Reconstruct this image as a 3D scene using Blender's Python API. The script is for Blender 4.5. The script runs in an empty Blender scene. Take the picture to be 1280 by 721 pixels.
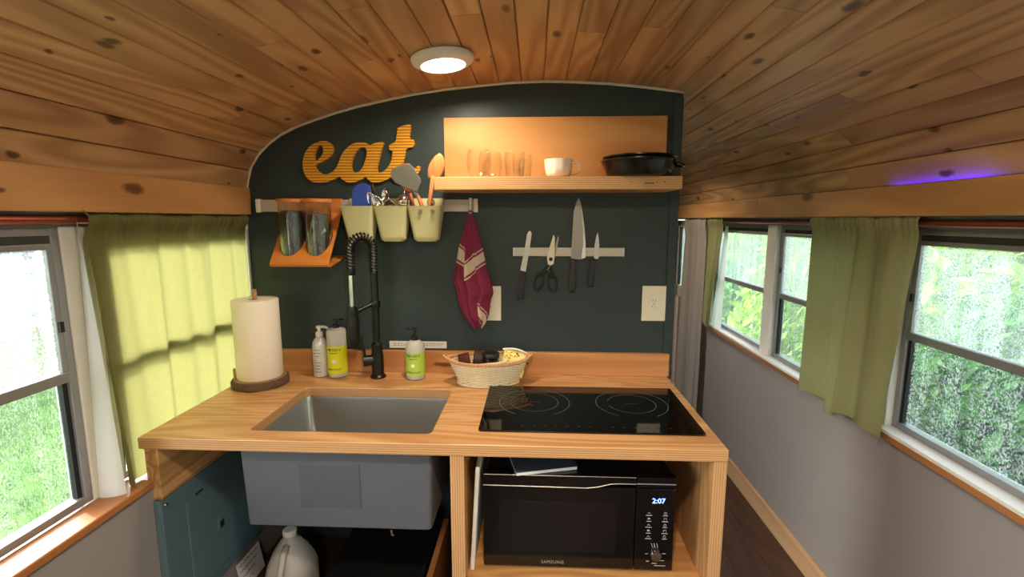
import bpy, bmesh, math, random
from math import sin, cos, pi, radians, sqrt, atan2
from mathutils import Vector, Matrix, Euler
random.seed(7)
scene = bpy.context.scene
COL = scene.collection

# ------------------------------------------------------------------ camera
cam_d = bpy.data.cameras.new('camera')
cam_d.sensor_width = 36.0
cam_d.lens = 600.0 / 1280.0 * 36.0
cam_d.clip_start = 0.02
cam_o = bpy.data.objects.new('camera', cam_d)
COL.objects.link(cam_o)
cam_o.location = (0.0, 0.0, 1.48)
cam_o.rotation_euler = (pi / 2 - radians(8.2036), 0.0, radians(2.6446))
scene.camera = cam_o

# ------------------------------------------------------------------ sky, sun, exposure
world = bpy.data.worlds.new('world'); scene.world = world
world.use_nodes = True
wn = world.node_tree.nodes; wl = world.node_tree.links
for n in list(wn): wn.remove(n)
w_out = wn.new('ShaderNodeOutputWorld'); w_bg = wn.new('ShaderNodeBackground')
w_sky = wn.new('ShaderNodeTexSky')
w_sky.sky_type = 'NISHITA'; w_sky.sun_disc = False
w_sky.sun_elevation = radians(32); w_sky.sun_rotation = radians(-66)
w_sky.air_density = 1.0; w_sky.dust_density = 3.0; w_sky.ozone_density = 1.0
w_hs = wn.new('ShaderNodeHueSaturation'); w_hs.inputs['Saturation'].default_value = 0.45
wl.new(w_sky.outputs[0], w_hs.inputs['Color']); wl.new(w_hs.outputs[0], w_bg.inputs[0]); wl.new(w_bg.outputs[0], w_out.inputs[0])
w_bg.inputs[1].default_value = 0.85
SUN_DIR = Vector((1.0, -0.45, -0.66)).normalized()
sun_d = bpy.data.lights.new('sun', 'SUN'); sun_d.energy = 5.0; sun_d.angle = radians(0.6)
sun_d.color = (1.0, 0.95, 0.86)
sun_o = bpy.data.objects.new('sun', sun_d); COL.objects.link(sun_o)
sun_o.rotation_euler = SUN_DIR.to_track_quat('-Z', 'Y').to_euler()
sun_o.location = (-6, 3, 6)
vs = scene.view_settings
vs.view_transform = 'Standard'; vs.look = 'None'; vs.gamma = 1.0; vs.use_curve_mapping = False
vs.exposure = 0.88
scene.cycles.use_denoising = True
scene.cycles.max_bounces = 10; scene.cycles.diffuse_bounces = 6; scene.cycles.glossy_bounces = 4
scene.cycles.transmission_bounces = 8; scene.cycles.transparent_max_bounces = 16
scene.cycles.sample_clamp_indirect = 6.0
scene.cycles.caustics_reflective = False; scene.cycles.caustics_refractive = False

# ------------------------------------------------------------------ helpers: materials
def lin(c):
    if isinstance(c, str):
        c = c.lstrip('#'); c = [int(c[i:i + 2], 16) / 255 for i in (0, 2, 4)]
    return tuple((x / 12.92 if x <= 0.04045 else ((x + 0.055) / 1.055) ** 2.4) for x in c[:3]) + (1.0,)

class NT:
    def __init__(s, name):
        s.m = bpy.data.materials.new(name); s.m.use_nodes = True
        s.n = s.m.node_tree.nodes; s.l = s.m.node_tree.links
        for x in list(s.n): s.n.remove(x)
        s.out = s.n.new('ShaderNodeOutputMaterial')
    def node(s, t, **k):
        nd = s.n.new('ShaderNode' + t)
        for a, b in k.items(): setattr(nd, a, b)
        return nd
    def put(s, sock, v):
        if hasattr(v, 'is_output'): s.l.new(v, sock)
        else: sock.default_value = v
    def math(s, op, a, b=0.0, c=None, clamp=False):
        nd = s.node('Math', operation=op); nd.use_clamp = clamp
        s.put(nd.inputs[0], a); s.put(nd.inputs[1], b)
        if c is not None: s.put(nd.inputs[2], c)
        return nd.outputs[0]
    def mix(s, f, a, b, blend='MIX'):
        nd = s.node('MixRGB', blend_type=blend)
        s.put(nd.inputs[0], f); s.put(nd.inputs[1], a); s.put(nd.inputs[2], b)
        return nd.outputs[0]
    def ramp(s, f, stops):
        nd = s.node('ValToRGB'); e = nd.color_ramp.elements
        e[0].position, e[0].color = stops[0]; e[1].position, e[1].color = stops[-1]
        for p, c in stops[1:-1]:
            x = e.new(p); x.color = c
        s.put(nd.inputs[0], f); return nd.outputs[0]
    def coords(s, scale=(1, 1, 1), rnd=True, kind='Object'):
        tc = s.node('TexCoord').outputs[kind]
        if rnd:
            r = s.node('ObjectInfo').outputs['Random']
            v = s.node('VectorMath', operation='SCALE'); v.inputs[0].default_value = (31.7, 17.3, 23.9)
            s.l.new(r, v.inputs[3])
            a = s.node('VectorMath', operation='ADD'); s.l.new(tc, a.inputs[0]); s.l.new(v.outputs[0], a.inputs[1]); tc = a.outputs[0]
        return s.scaled(tc, scale)
    def scaled(s, v, scale):
        mp = s.node('VectorMath', operation='MULTIPLY'); s.l.new(v, mp.inputs[0]); mp.inputs[1].default_value = scale
        return mp.outputs[0]
    def noise(s, v, scale=1.0, detail=3.0, rough=0.55, dist=0.0):
        nd = s.node('TexNoise'); nd.inputs['Scale'].default_value = scale; nd.inputs['Detail'].default_value = detail
        nd.inputs['Roughness'].default_value = rough; nd.inputs['Distortion'].default_value = dist
        s.l.new(v, nd.inputs['Vector']); return nd.outputs[0]
    def bump(s, h, strength=0.3, dist=0.01):
        nd = s.node('Bump'); nd.inputs['Strength'].default_value = strength; nd.inputs['Distance'].default_value = dist
        s.l.new(h, nd.inputs['Height']); return nd.outputs[0]
    def bsdf(s, col, rough=0.5, metal=0.0, bump=None, spec=0.5, **k):
        b = s.node('BsdfPrincipled')
        s.put(b.inputs['Base Color'], col); s.put(b.inputs['Roughness'], rough); s.put(b.inputs['Metallic'], metal)
        b.inputs['Specular IOR Level'].default_value = spec
        if bump is not None: s.l.new(bump, b.inputs['Normal'])
        for a, v in k.items(): s.put(b.inputs[a], v)
        return b.outputs[0]
    def done(s, sh):
        s.l.new(sh, s.out.inputs[0]); return s.m

def plain(name, col, rough=0.5, metal=0.0, spec=0.5, vary=0.06, nscale=40.0, bump=0.0, **k):
    t = NT(name); v = t.coords()
    n = t.noise(v, nscale, 3)
    c = lin(col)
    f = t.math('MULTIPLY_ADD', n, 2 * vary, 1 - vary)
    nd = t.node('VectorMath', operation='SCALE'); nd.inputs[0].default_value = c[:3]; t.l.new(f, nd.inputs[3])
    r = t.math('MULTIPLY_ADD', n, 0.1, max(rough - 0.05, 0.0))
    return t.done(t.bsdf(nd.outputs[0], r, metal, t.bump(n, bump, 0.004) if bump else None, spec, **k))

def wood(name, c1, c2, axis='x', along=1.4, across=9.0, rings=16.0, knots=0.0, knotcol='#4a2812', rough=0.45, vary=0.25, edge=None, kscale=(1.6, 7.0), kax=None, grain=0.35, spec=0.4, streak=0.3):
    """solid wood or veneer: contour rings of stretched noise, fine streaks, optional knots, optional ply laminations on faces whose normal is not along `edge` """
    t = NT(name)
    ai = 'xyz'.index(axis)
    def sv(a, b): 
        v = [b, b, b]; v[ai] = a; return tuple(v)
    base = t.coords((1, 1, 1))
    n1 = t.noise(t.scaled(base, sv(along, across)), 0.55, 2, 0.45, 0.25)
    ring = t.math('MULTIPLY_ADD', t.math('SINE', t.math('MULTIPLY', n1, rings * 6.28)), 0.5, 0.5)
    n2 = t.noise(t.scaled(base, sv(3.0, 130.0)), 1.0, 3, 0.6)
    n3 = t.noise(t.scaled(base, sv(0.8, 5.0)), 1.0, 2, 0.5)
    f = t.math('ADD', t.math('MULTIPLY', ring, grain), t.math('MULTIPLY', n2, streak))
    f = t.math('ADD', f, t.math('MULTIPLY', n3, 1 - grain - streak), clamp=True)
    col = t.mix(f, lin(c1), lin(c2))
    rr = t.node('ObjectInfo').outputs['Random']
    val = t.math('MULTIPLY_ADD', rr, vary, 1 - vary * 0.5)
    sc = t.node('VectorMath', operation='SCALE'); t.l.new(col, sc.inputs[0]); t.l.new(val, sc.inputs[3]); col = sc.outputs[0]
    if knots > 0:
        vo = t.node('TexVoronoi'); vo.voronoi_dimensions = '2D'; vo.inputs['Scale'].default_value = 1.0
        wob = t.node('VectorMath', operation='SCALE'); nz = t.node('TexNoise'); nz.inputs['Scale'].default_value = 30
        t.l.new(base, nz.inputs['Vector']); t.l.new(nz.outputs[1], wob.inputs[0]); wob.inputs[3].default_value = 0.16
        ks_ = t.node('SeparateXYZ'); t.l.new(base, ks_.inputs[0]); kc = t.node('CombineXYZ')
        t.l.new(t.math('MULTIPLY', ks_.outputs[ai], kscale[0]), kc.inputs[0]); t.l.new(t.math('MULTIPLY', ks_.outputs['xyz'.index(kax)], kscale[1]), kc.inputs[1])
        ad = t.node('VectorMath', operation='ADD'); t.l.new(kc.outputs[0], ad.inputs[0]); t.l.new(wob.outputs[0], ad.inputs[1])
        t.l.new(ad.outputs[0], vo.inputs['Vector'])
        sep = t.node('SeparateColor'); t.l.new(vo.outputs['Color'], sep.inputs[0])
        size = t.math('MULTIPLY', t.math('SUBTRACT', sep.outputs[0], 1 - knots, clamp=True), 0.20 / max(knots, 0.01))
        d = t.math('DIVIDE', vo.outputs['Distance'], t.math('ADD', size, 0.0005))
        k = t.ramp(d, [(0.0, (1, 1, 1, 1)), (0.55, (0.85, 0.85, 0.85, 1)), (1.0, (0, 0, 0, 1))])
        halo = t.ramp(d, [(0.5, (0.4, 0.4, 0.4, 1)), (1.0, (0, 0, 0, 1))])
        col = t.mix(halo, col, lin('#8a5528'))
        col = t.mix(t.math('MULTIPLY', k, 0.85), col, lin(knotcol))
    if edge:
        g = t.node('TexCoord').outputs['Normal']
        sp = t.node('SeparateXYZ'); t.l.new(g, sp.inputs[0])
        ei = 'xyz'.index(edge)
        isedge = t.math('LESS_THAN', t.math('ABSOLUTE', sp.outputs[ei]), 0.6)
        so = t.node('SeparateXYZ'); t.l.new(base, so.inputs[0])
        wv = t.noise(t.scaled(base, tuple(1.0 if q == ei else 4.0 for q in range(3))), 1.0, 1)
        # laminations ~3 mm, broken by streaky noise
        lam = t.math('SINE', t.math('MULTIPLY_ADD', t.node_obj(edge), 2 * pi / 0.0064, t.math('MULTIPLY', wv, 3.0)))
        lam = t.math('MULTIPLY_ADD', lam, 0.5, 0.5)
        nn = t.noise(t.scaled(base, tuple(400.0 if q == ei else 9.0 for q in range(3))), 1.0, 2)
        lf = t.math('ADD', t.math('MULTIPLY', lam, 0.55), t.math('MULTIPLY', nn, 0.55), clamp=True)
        ec = t.mix(lf, lin('#a26e42'), lin('#d8ae7c'))
        col = t.mix(isedge, col, ec)
    return t.done(t.bsdf(col, t.math('MULTIPLY_ADD', n2, 0.15, rough - 0.07), 0.0, t.bump(f, 0.08, 0.003), spec))
def _node_obj(s, ax):
    sp = s.node('SeparateXYZ'); s.l.new(s.node('TexCoord').outputs['Object'], sp.inputs[0]); return sp.outputs['xyz'.index(ax)]
NT.node_obj = _node_obj

def cloth(name, col, trans=0.45, weave=900.0, col2=None, back=None):
    t = NT(name); v = t.coords((1, 1, 1), False)
    sp = t.node('SeparateXYZ'); t.l.new(v, sp.inputs[0])
    n = t.noise(t.scaled(v, (60, 60, 8)), 4.0, 3); m = t.noise(t.scaled(v, (60, 8, 60)), 4.0, 3)
    f = t.math('MULTIPLY', t.math('ADD', n, m), 0.5)
    c = t.mix(f, lin(col), lin(col2 or col))
    d = t.node('BsdfDiffuse'); tr = t.node('BsdfTranslucent')
    t.l.new(c, d.inputs[0]); t.l.new(c, tr.inputs[0])
    if back:
        g = t.node('NewGeometry'); c2 = t.mix(g.outputs['Backfacing'], c, lin(back)); t.l.new(c2, d.inputs[0])
    b = t.bump(f, 0.3, 0.002); t.l.new(b, d.inputs['Normal'])
    mx = t.node('MixShader'); mx.inputs[0].default_value = trans
    t.l.new(d.outputs[0], mx.inputs[1]); t.l.new(tr.outputs[0], mx.inputs[2])
    return t.done(mx.outputs[0])

def emit(name, col, strength):
    t = NT(name); e = t.node('Emission'); e.inputs[0].default_value = lin(col); e.inputs[1].default_value = strength
    return t.done(e.outputs[0])

def clear(name, tint=(1, 1, 1), gloss=0.12, dirt=0.0):
    """thin clear glass: see-through with fresnel reflection"""
    t = NT(name)
    tr = t.node('BsdfTransparent'); tr.inputs[0].default_value = tint + (1,)
    gl = t.node('BsdfGlossy'); gl.inputs['Roughness'].default_value = 0.03
    lw = t.node('LayerWeight'); lw.inputs[0].default_value = 0.35
    f = t.math('MULTIPLY_ADD', lw.outputs['Facing'], 0.4, gloss * 0.15, clamp=True)
    f = t.math('MULTIPLY', f, t.math('ADD', lw.outputs['Facing'], 0.25), clamp=True)
    mx = t.node('MixShader'); t.l.new(f, mx.inputs[0]); t.l.new(tr.outputs[0], mx.inputs[1]); t.l.new(gl.outputs[0], mx.inputs[2])
    return t.done(mx.outputs[0])

def wetglass(name, amount, haze, scale=95.0):
    """window pane covered in water drops and run marks"""
    t = NT(name); v = t.coords((1, 1, 1), True)
    tr = t.node('BsdfTransparent'); tr.inputs[0].default_value = (0.95, 0.98, 0.97, 1)
    gl = t.node('BsdfGlossy'); gl.inputs['Roughness'].default_value = 0.02
    lw = t.node('LayerWeight'); lw.inputs[0].default_value = 0.2
    mx = t.node('MixShader'); t.l.new(t.math('MULTIPLY', lw.outputs['Fresnel'], 0.35), mx.inputs[0])
    t.l.new(tr.outputs[0], mx.inputs[1]); t.l.new(gl.outputs[0], mx.inputs[2])
    n0 = t.noise(t.scaled(v, (1, 1, 0.75)), scale, 2, 0.6, 0.4)
    drops = t.ramp(n0, [(0.50, (0, 0, 0, 1)), (0.60, (1, 1, 1, 1))])
    run = t.noise(t.scaled(v, (1, 1, 0.06)), 26.0, 3, 0.6)
    runs = t.ramp(run, [(0.35, (0.3, 0.3, 0.3, 1)), (0.62, (1, 1, 1, 1))])
    f = t.math('MULTIPLY', drops, runs)
    f = t.math('MULTIPLY_ADD', f, amount, t.math('MULTIPLY', run, haze), clamp=True)
    d = t.node('BsdfDiffuse'); d.inputs[0].default_value = (0.8, 0.84, 0.86, 1)
    tl = t.node('BsdfTranslucent'); tl.inputs[0].default_value = (0.93, 0.96, 0.98, 1)
    ml = t.node('MixShader'); ml.inputs[0].default_value = 0.8
    t.l.new(d.outputs[0], ml.inputs[1]); t.l.new(tl.outputs[0], ml.inputs[2])
    m2 = t.node('MixShader'); t.l.new(f, m2.inputs[0]); t.l.new(mx.outputs[0], m2.inputs[1]); t.l.new(ml.outputs[0], m2.inputs[2])
    return t.done(m2.outputs[0])

def leafmat(name, a, b, trans=0.4):
    t = NT(name); v = t.coords((1, 1, 1), True)
    n = t.noise(v, 9.0, 2)
    c = t.mix(n, lin(a), lin(b))
    d = t.node('BsdfPrincipled'); t.l.new(c, d.inputs['Base Color']); d.inputs['Roughness'].default_value = 0.45
    tr = t.node('BsdfTranslucent'); t.l.new(c, tr.inputs[0])
    mx = t.node('MixShader'); mx.inputs[0].default_value = trans
    t.l.new(d.outputs[0], mx.inputs[1]); t.l.new(tr.outputs[0], mx.inputs[2])
    return t.done(mx.outputs[0])

# ------------------------------------------------------------------ helpers: meshes
class MB:
    def __init__(s): s.v = []; s.f = []; s.mi = []
    def add(s, vs_, fs, mi=0):
        o = len(s.v); s.v += [tuple(p) for p in vs_]
        for q in fs: s.f.append(tuple(o + i for i in q)); s.mi.append(mi)
        return s
    def box(s, x0, x1, y0, y1, z0, z1, mi=0):
        return s.add([(x0, y0, z0), (x1, y0, z0), (x1, y1, z0), (x0, y1, z0), (x0, y0, z1), (x1, y0, z1), (x1, y1, z1), (x0, y1, z1)],
                     [(0, 3, 2, 1), (4, 5, 6, 7), (0, 1, 5, 4), (1, 2, 6, 5), (2, 3, 7, 6), (3, 0, 4, 7)], mi)
    def prism(s, poly, axis, d0, d1, mi=0):
        """extrude a polygon (list of 2-D points) along an axis; order of 2-D coords is the remaining axes in xyz order"""
        def mk(p, d):
            q = list(p); q.insert('xyz'.index(axis), d); return tuple(q)
        n = len(poly); vs_ = [mk(p, d0) for p in poly] + [mk(p, d1) for p in poly]
        fs = [tuple(range(n)), tuple(range(2 * n - 1, n - 1, -1))] + [(i, i + n, (i + 1) % n + n, (i + 1) % n) for i in range(n)]
        return s.add(vs_, fs, mi)
    def loft(s, rings, closed=True, cap0=True, cap1=True, mi=0):
        n = len(rings[0]); vs_ = [p for r in rings for p in r]; fs = []
        for j in range(len(rings) - 1):
            for i in range(n if closed else n - 1):
                a = j * n + i; b = j * n + (i + 1) % n
                fs.append((a, b, b + n, a + n))
        if closed and cap0: fs.append(tuple(range(n - 1, -1, -1)))
        if closed and cap1: fs.append(tuple((len(rings) - 1) * n + i for i in range(n)))
        return s.add(vs_, fs, mi)
    def lathe(s, prof, c=(0, 0, 0), n=32, mi=0, cap0=True, cap1=True, sx=1.0, sy=1.0):
        rings = [[(c[0] + r * sx * cos(2 * pi * i / n), c[1] + r * sy * sin(2 * pi * i / n), c[2] + z) for i in range(n)] for r, z in prof]
        return s.loft(rings, True, cap0, cap1, mi)
    def tube(s, pts, r, n=8, closed=False, mi=0, flat=1.0):
        pts = [Vector(p) for p in pts]; m = len(pts)
        rr = r if isinstance(r, (list, tuple)) else [r] * m
        rings = []; up = None
        for i, p in enumerate(pts):
            if closed: t = pts[(i + 1) % m] - pts[i - 1]
            else: t = pts[min(i + 1, m - 1)] - pts[max(i - 1, 0)]
            if t.length < 1e-9: t = Vector((0, 0, 1))
            t.normalize()
            if up is None:
                up = Vector((0, 0, 1)) if abs(t.z) < 0.9 else Vector((0, 1, 0))
            up = (up - t * up.dot(t))
            if up.length < 1e-6: up = t.orthogonal()
            up.normalize(); sd = t.cross(up)
            rings.append([p + (sd * cos(2 * pi * k / n) + up * sin(2 * pi * k / n) * flat) * rr[i] for k in range(n)])
        if closed: rings.append(rings[0])
        return s.loft(rings, True, not closed, not closed, mi)
    def grid(s, fn, nu, nv, mi=0, mfn=None):
        o = len(s.v)
        for j in range(nv + 1):
            for i in range(nu + 1): s.v.append(tuple(fn(i / nu, j / nv)))
        for j in range(nv):
            for i in range(nu):
                a = o + j * (nu + 1) + i
                s.f.append((a, a + 1, a + nu + 2, a + nu + 1)); s.mi.append(mfn((i + .5) / nu, (j + .5) / nv) if mfn else mi)
        return s
    def xform(s, M, start=0):
        s.v = s.v[:start] + [tuple(M @ Vector(p)) for p in s.v[start:]]; return s
    def mesh(s, name, mats, off=(0, 0, 0), smooth=False, weld=False):
        me = bpy.data.meshes.new(name)
        me.from_pydata([(p[0] - off[0], p[1] - off[1], p[2] - off[2]) for p in s.v], [], s.f)
        for m in (mats if isinstance(mats, (list, tuple)) else [mats]): me.materials.append(m)
        me.polygons.foreach_set('material_index', s.mi)
        me.validate(); 
        bm = bmesh.new(); bm.from_mesh(me)
        if weld: bmesh.ops.remove_doubles(bm, verts=bm.verts, dist=1e-5)
        if weld != 'open': bmesh.ops.recalc_face_normals(bm, faces=bm.faces)
        bm.to_mesh(me); bm.free()
        if smooth:
            me.polygons.foreach_set('use_smooth', [True] * len(me.polygons))
            if smooth is not True: me.set_sharp_from_angle(angle=radians(smooth))
        me.update(); return me

def origin(o):
    p = Vector((0, 0, 0))
    while o is not None: p = p + o.location; o = o.parent
    return p
def finish(o, bevel=None, solid=None):
    if solid:
        md = o.modifiers.new('solidify', 'SOLIDIFY'); md.thickness = solid; md.offset = 0.0
    if bevel:
        md = o.modifiers.new('bevel', 'BEVEL'); md.width = bevel if not isinstance(bevel, tuple) else bevel[0]
        md.segments = 2 if not isinstance(bevel, tuple) else bevel[1]; md.limit_method = 'ANGLE'; md.angle_limit = radians(40)
        md.harden_normals = False
    return o
def tag(o, label=None, cat=None, group=None, kind=None):
    if label: o['label'] = label
    if cat: o['category'] = cat
    if group: o['group'] = group
    if kind: o['kind'] = kind
    return o
def T(name, loc, label, cat, group=None, kind=None):
    o = bpy.data.objects.new(name, None); o.empty_display_size = 0.05
    o.location = loc; COL.objects.link(o); return tag(o, label, cat, group, kind)
def P(mb, name, mats, parent, bevel=None, smooth=False, solid=None, weld=False, kind=None, label=None):
    o = bpy.data.objects.new(name, mb.mesh(name, mats, origin(parent), smooth, weld))
    COL.objects.link(o); o.parent = parent
    finish(o, bevel, solid); return tag(o, label, kind=kind)
def S(mb, name, mats, label, cat, bevel=None, smooth=False, solid=None, group=None, kind=None, weld=False):
    xs = [p[0] for p in mb.v]; ys = [p[1] for p in mb.v]; zs = [p[2] for p in mb.v]
    off = ((min(xs) + max(xs)) / 2, (min(ys) + max(ys)) / 2, min(zs))
    o = bpy.data.objects.new(name, mb.mesh(name, mats, off, smooth, weld)); o.location = off
    COL.objects.link(o); finish(o, bevel, solid); return tag(o, label, cat, group, kind)
def text_mb(txt, size, depth=0.0004, spacing=1.0):
    """flat lettering as mesh: x right, y up, centred"""
    cu = bpy.data.curves.new('lettering', 'FONT'); cu.body = txt; cu.size = size; cu.extrude = depth
    cu.align_x = 'CENTER'; cu.align_y = 'CENTER'; cu.resolution_u = 2; cu.space_character = spacing
    ob = bpy.data.objects.new('lettering', cu); COL.objects.link(ob)
    dg = bpy.context.evaluated_depsgraph_get(); dg.update()
    me = bpy.data.meshes.new_from_object(ob.evaluated_get(dg))
    mb = MB(); mb.add([tuple(v.co) for v in me.vertices], [tuple(p.vertices) for p in me.polygons])
    bpy.data.objects.remove(ob); bpy.data.curves.remove(cu); bpy.data.meshes.remove(me)
    return mb
def front_text(txt, size, x, y, z, **k):
    """lettering on a surface facing -y"""
    m = text_mb(txt, size, **k)
    m.v = [(x + a, y - c, z + b) for a, b, c in m.v]; return m
def wrap_text(txt, size, c, r, z, a0=0.0, **k):
    m = text_mb(txt, size, **k)
    m.v = [(c[0] + (r + q) * sin(p / r + a0), c[1] - (r + q) * cos(p / r + a0), z + b) for p, b, q in m.v]; return m
def merge(*ms):
    o = MB()
    for m in ms: o.add(m.v, m.f)
    return o

# ------------------------------------------------------------------ materials
M = {}
M['pine'] = wood('pine_ceiling', '#94663f', '#dcb180', 'y', 1.0, 9.0, 11, knots=0.36, knotcol='#3c2110', vary=0.30, rough=0.42, kscale=(5.5, 12.0), kax='x', grain=0.42, streak=0.33)
M['pine_header'] = wood('pine_header', '#966439', '#d3a168', 'y', 0.8, 6.0, 10, knots=0.4, knotcol='#4d2a14', vary=0.12, kscale=(3.5, 9.0), kax='z', grain=0.3)
M['fir_top'] = wood('fir_ply_counter', '#a87140', '#deb07a', 'x', 1.3, 10.0, 17, vary=0.04, edge='z', rough=0.33, grain=0.5, streak=0.25, spec=0.5)
M['ply_x'] = wood('fir_ply_panel', '#9c6a3f', '#d6a670', 'z', 1.2, 9.0, 15, vary=0.08, edge='x', rough=0.45, grain=0.5, streak=0.25)
M['ply_z'] = wood('fir_ply_shelf', '#a86f3c', '#e0ab6c', 'x', 1.3, 10.0, 15, vary=0.06, edge='z', rough=0.42, grain=0.45, streak=0.25)
M['ply_back'] = wood('birch_ply_back', '#b0743a', '#e0a968', 'x', 0.9, 5.0, 9, vary=0.05, rough=0.5, grain=0.5, streak=0.25)
M['cedar'] = wood('cedar_backsplash', '#a96c3c', '#d8a06c', 'x', 0.6, 11.0, 8, knots=0.25, knotcol='#5c2c16', vary=0.05, rough=0.38, kscale=(2.5, 12.0), kax='z', grain=0.4)
M['fir_brace'] = wood('fir_brace', '#8f6438', '#d2a470', 'y', 1.0, 14.0, 14, vary=0.05, rough=0.5, grain=0.6, streak=0.2)
M['sillwood'] = wood('sill_wood', '#7e4c2a', '#b57a4a', 'y', 0.7, 9.0, 8, vary=0.08, rough=0.35, grain=0.35)
M['basewood'] = wood('baseboard_pine', '#b08560', '#d8b38c', 'y', 0.7, 9.0, 8, knots=0.35, vary=0.06, rough=0.45, kscale=(4.0, 12.0), kax='z', grain=0.3)
M['plank'] = wood('dark_laminate', '#33231c', '#5a4034', 'y', 0.9, 9.0, 10, vary=0.35, rough=0.35, grain=0.4)
M['darkwall'] = plain('dark_slate_paint', '#323f3f', 0.42, spec=0.3, vary=0.10, nscale=14, bump=0.06)
M['greywall'] = plain('grey_wall_paint', '#918a89', 0.5, vary=0.04, nscale=6, bump=0.03)
M['white'] = plain('white_paint', '#dcdbd4', 0.45, vary=0.04)
M['offwhite'] = plain('cream_plate', '#e6e2cc', 0.35, vary=0.02)
M['alu'] = plain('window_aluminium', '#95979a', 0.38, 0.5, vary=0.1)
M['darkalu'] = plain('dark_window_metal', '#4b4d49', 0.45, 0.6, vary=0.1)
M['black'] = plain('black_plastic', '#131313', 0.4, vary=0.1)
M['blackmatte'] = plain('matte_black_metal', '#101112', 0.34, 0.2, vary=0.1)
M['gasket'] = plain('black_rubber', '#17191b', 0.6, vary=0.1)
M['steel'] = plain('brushed_steel', '#bdb9ac', 0.42, 0.35, vary=0.04, nscale=20)
M['chrome'] = plain('polished_steel', '#d2d0cc', 0.12, 1.0, vary=0.03)
M['copper'] = plain('copper_pipe', '#b06450', 0.32, 0.8, vary=0.12, nscale=12)
M['caulk'] = plain('caulk_bead', '#cfc7b4', 0.7, vary=0.12, nscale=60)
M['drop_l'] = wetglass('rainy_glass_sunny_side', 0.28, 0.09, 240)
M['drop_l2'] = wetglass('cleaner_glass_sunny_side', 0.06, 0.02, 260)
M['drop_r'] = wetglass('rainy_glass_hedge_side', 0.85, 0.42, 230)
M['drop_r2'] = wetglass('rainy_lower_glass_hedge_side', 0.48, 0.05, 190)
M['green_l'] = cloth('lime_linen', '#737145', 0.42, col2='#888553')
M['green_r'] = cloth('olive_cotton', '#85835a', 0.22, col2='#99966e')
M['lining'] = cloth('white_lining', '#e9ebe8', 0.45, col2='#f4f4f0')
M['greycloth'] = cloth('grey_cotton', '#a39a94', 0.25, col2='#b5aca6')

# ------------------------------------------------------------------ the bus shell
Y0, Y1 = -3.3, 4.55            # rear and front of the room
LW, RW = -1.115, 1.17          # inner wall faces
ZF = -0.02                     # floor
XC = 0.03                      # centre line of the roof arch
half = [(0, 1.969), (0.11, 1.966), (0.24, 1.957), (0.36, 1.945), (0.47, 1.930), (0.58, 1.910), (0.68, 1.889), (0.76, 1.868),
        (0.84, 1.845), (0.91, 1.821), (0.97, 1.792), (1.02, 1.760), (1.06, 1.722), (1.09, 1.678), (1.107, 1.632), (1.116, 1.585)]
prof = [(XC - d, z) for d, z in reversed(half)] + [(XC + d, z) for d, z in half[1:]]
def arch_z(x):
    for (a, b), (c, d) in zip(prof, prof[1:]):
        if a <= x <= c: return b + (d - b) * (x - a) / (c - a)
    return 1.58
# floor: sub-floor and planks
fl = S(MB().box(LW - .08, RW + .08, Y0, Y1, ZF - .09, ZF - .012), 'floor', M['gasket'], 'dark laminate plank floor of the bus', 'floor', kind='structure')
pw, plen = 0.1524, 1.22
plank_me = MB().box(-pw / 2 + .0008, pw / 2 - .0008, -plen / 2 + .0008, plen / 2 - .0008, 0, .012).mesh('plank', M['plank'])
for r in range(int((RW - LW) / pw) + 1):
    xx = LW + .01 + pw * (r + .5)
    yy = Y0 + plen * (0.5 - [0, .37, .68, .18, .83][r % 5])
    while yy - plen / 2 < Y1 - .01:
        a, b = max(yy - plen / 2, Y0), min(yy + plen / 2, Y1)
        if b - a > .05:
            o = bpy.data.objects.new('plank', plank_me); COL.objects.link(o); o.parent = fl
            o.location = Vector((xx, (a + b) / 2, ZF - .012)) - Vector(fl.location); o.scale = (1, (b - a) / plen, 1)
        yy += plen

# ceiling: outer skin plus tongue-and-groove boards following the arch
skin = MB()
rings = []
for off in (0.016, 0.05):
    ring = []
    for i, (x, z) in enumerate(prof):
        a = prof[max(i - 1, 0)]; b = prof[min(i + 1, len(prof) - 1)]
        t = Vector((b[0] - a[0], b[1] - a[1])).normalized(); nrm = Vector((-t.y, t.x))
        ring.append((x + nrm.x * off, z + nrm.y * off))
    rings.append(ring)
poly = rings[0] + rings[1][::-1]
skin.prism(poly, 'y', Y0 - .04, Y1 + .04)
ceil = S(skin, 'ceiling', M['pine'], 'arched ceiling of knotty pine tongue-and-groove boards', 'ceiling', kind='structure')
seg = [0.0]
for a, b in zip(prof, prof[1:]): seg.append(seg[-1] + math.hypot(b[0] - a[0], b[1] - a[1]))
LT = seg[-1]
def on_arch(s):
    s = min(max(s, 0), LT)
    for i in range(len(prof) - 1):
        if s <= seg[i + 1] + 1e-9:
            f = (s - seg[i]) / (seg[i + 1] - seg[i])
            return Vector((prof[i][0] + (prof[i + 1][0] - prof[i][0]) * f, prof[i][1] + (prof[i + 1][1] - prof[i][1]) * f))
NB = 32
bw = LT / NB
rnd = random.Random(3)
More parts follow.
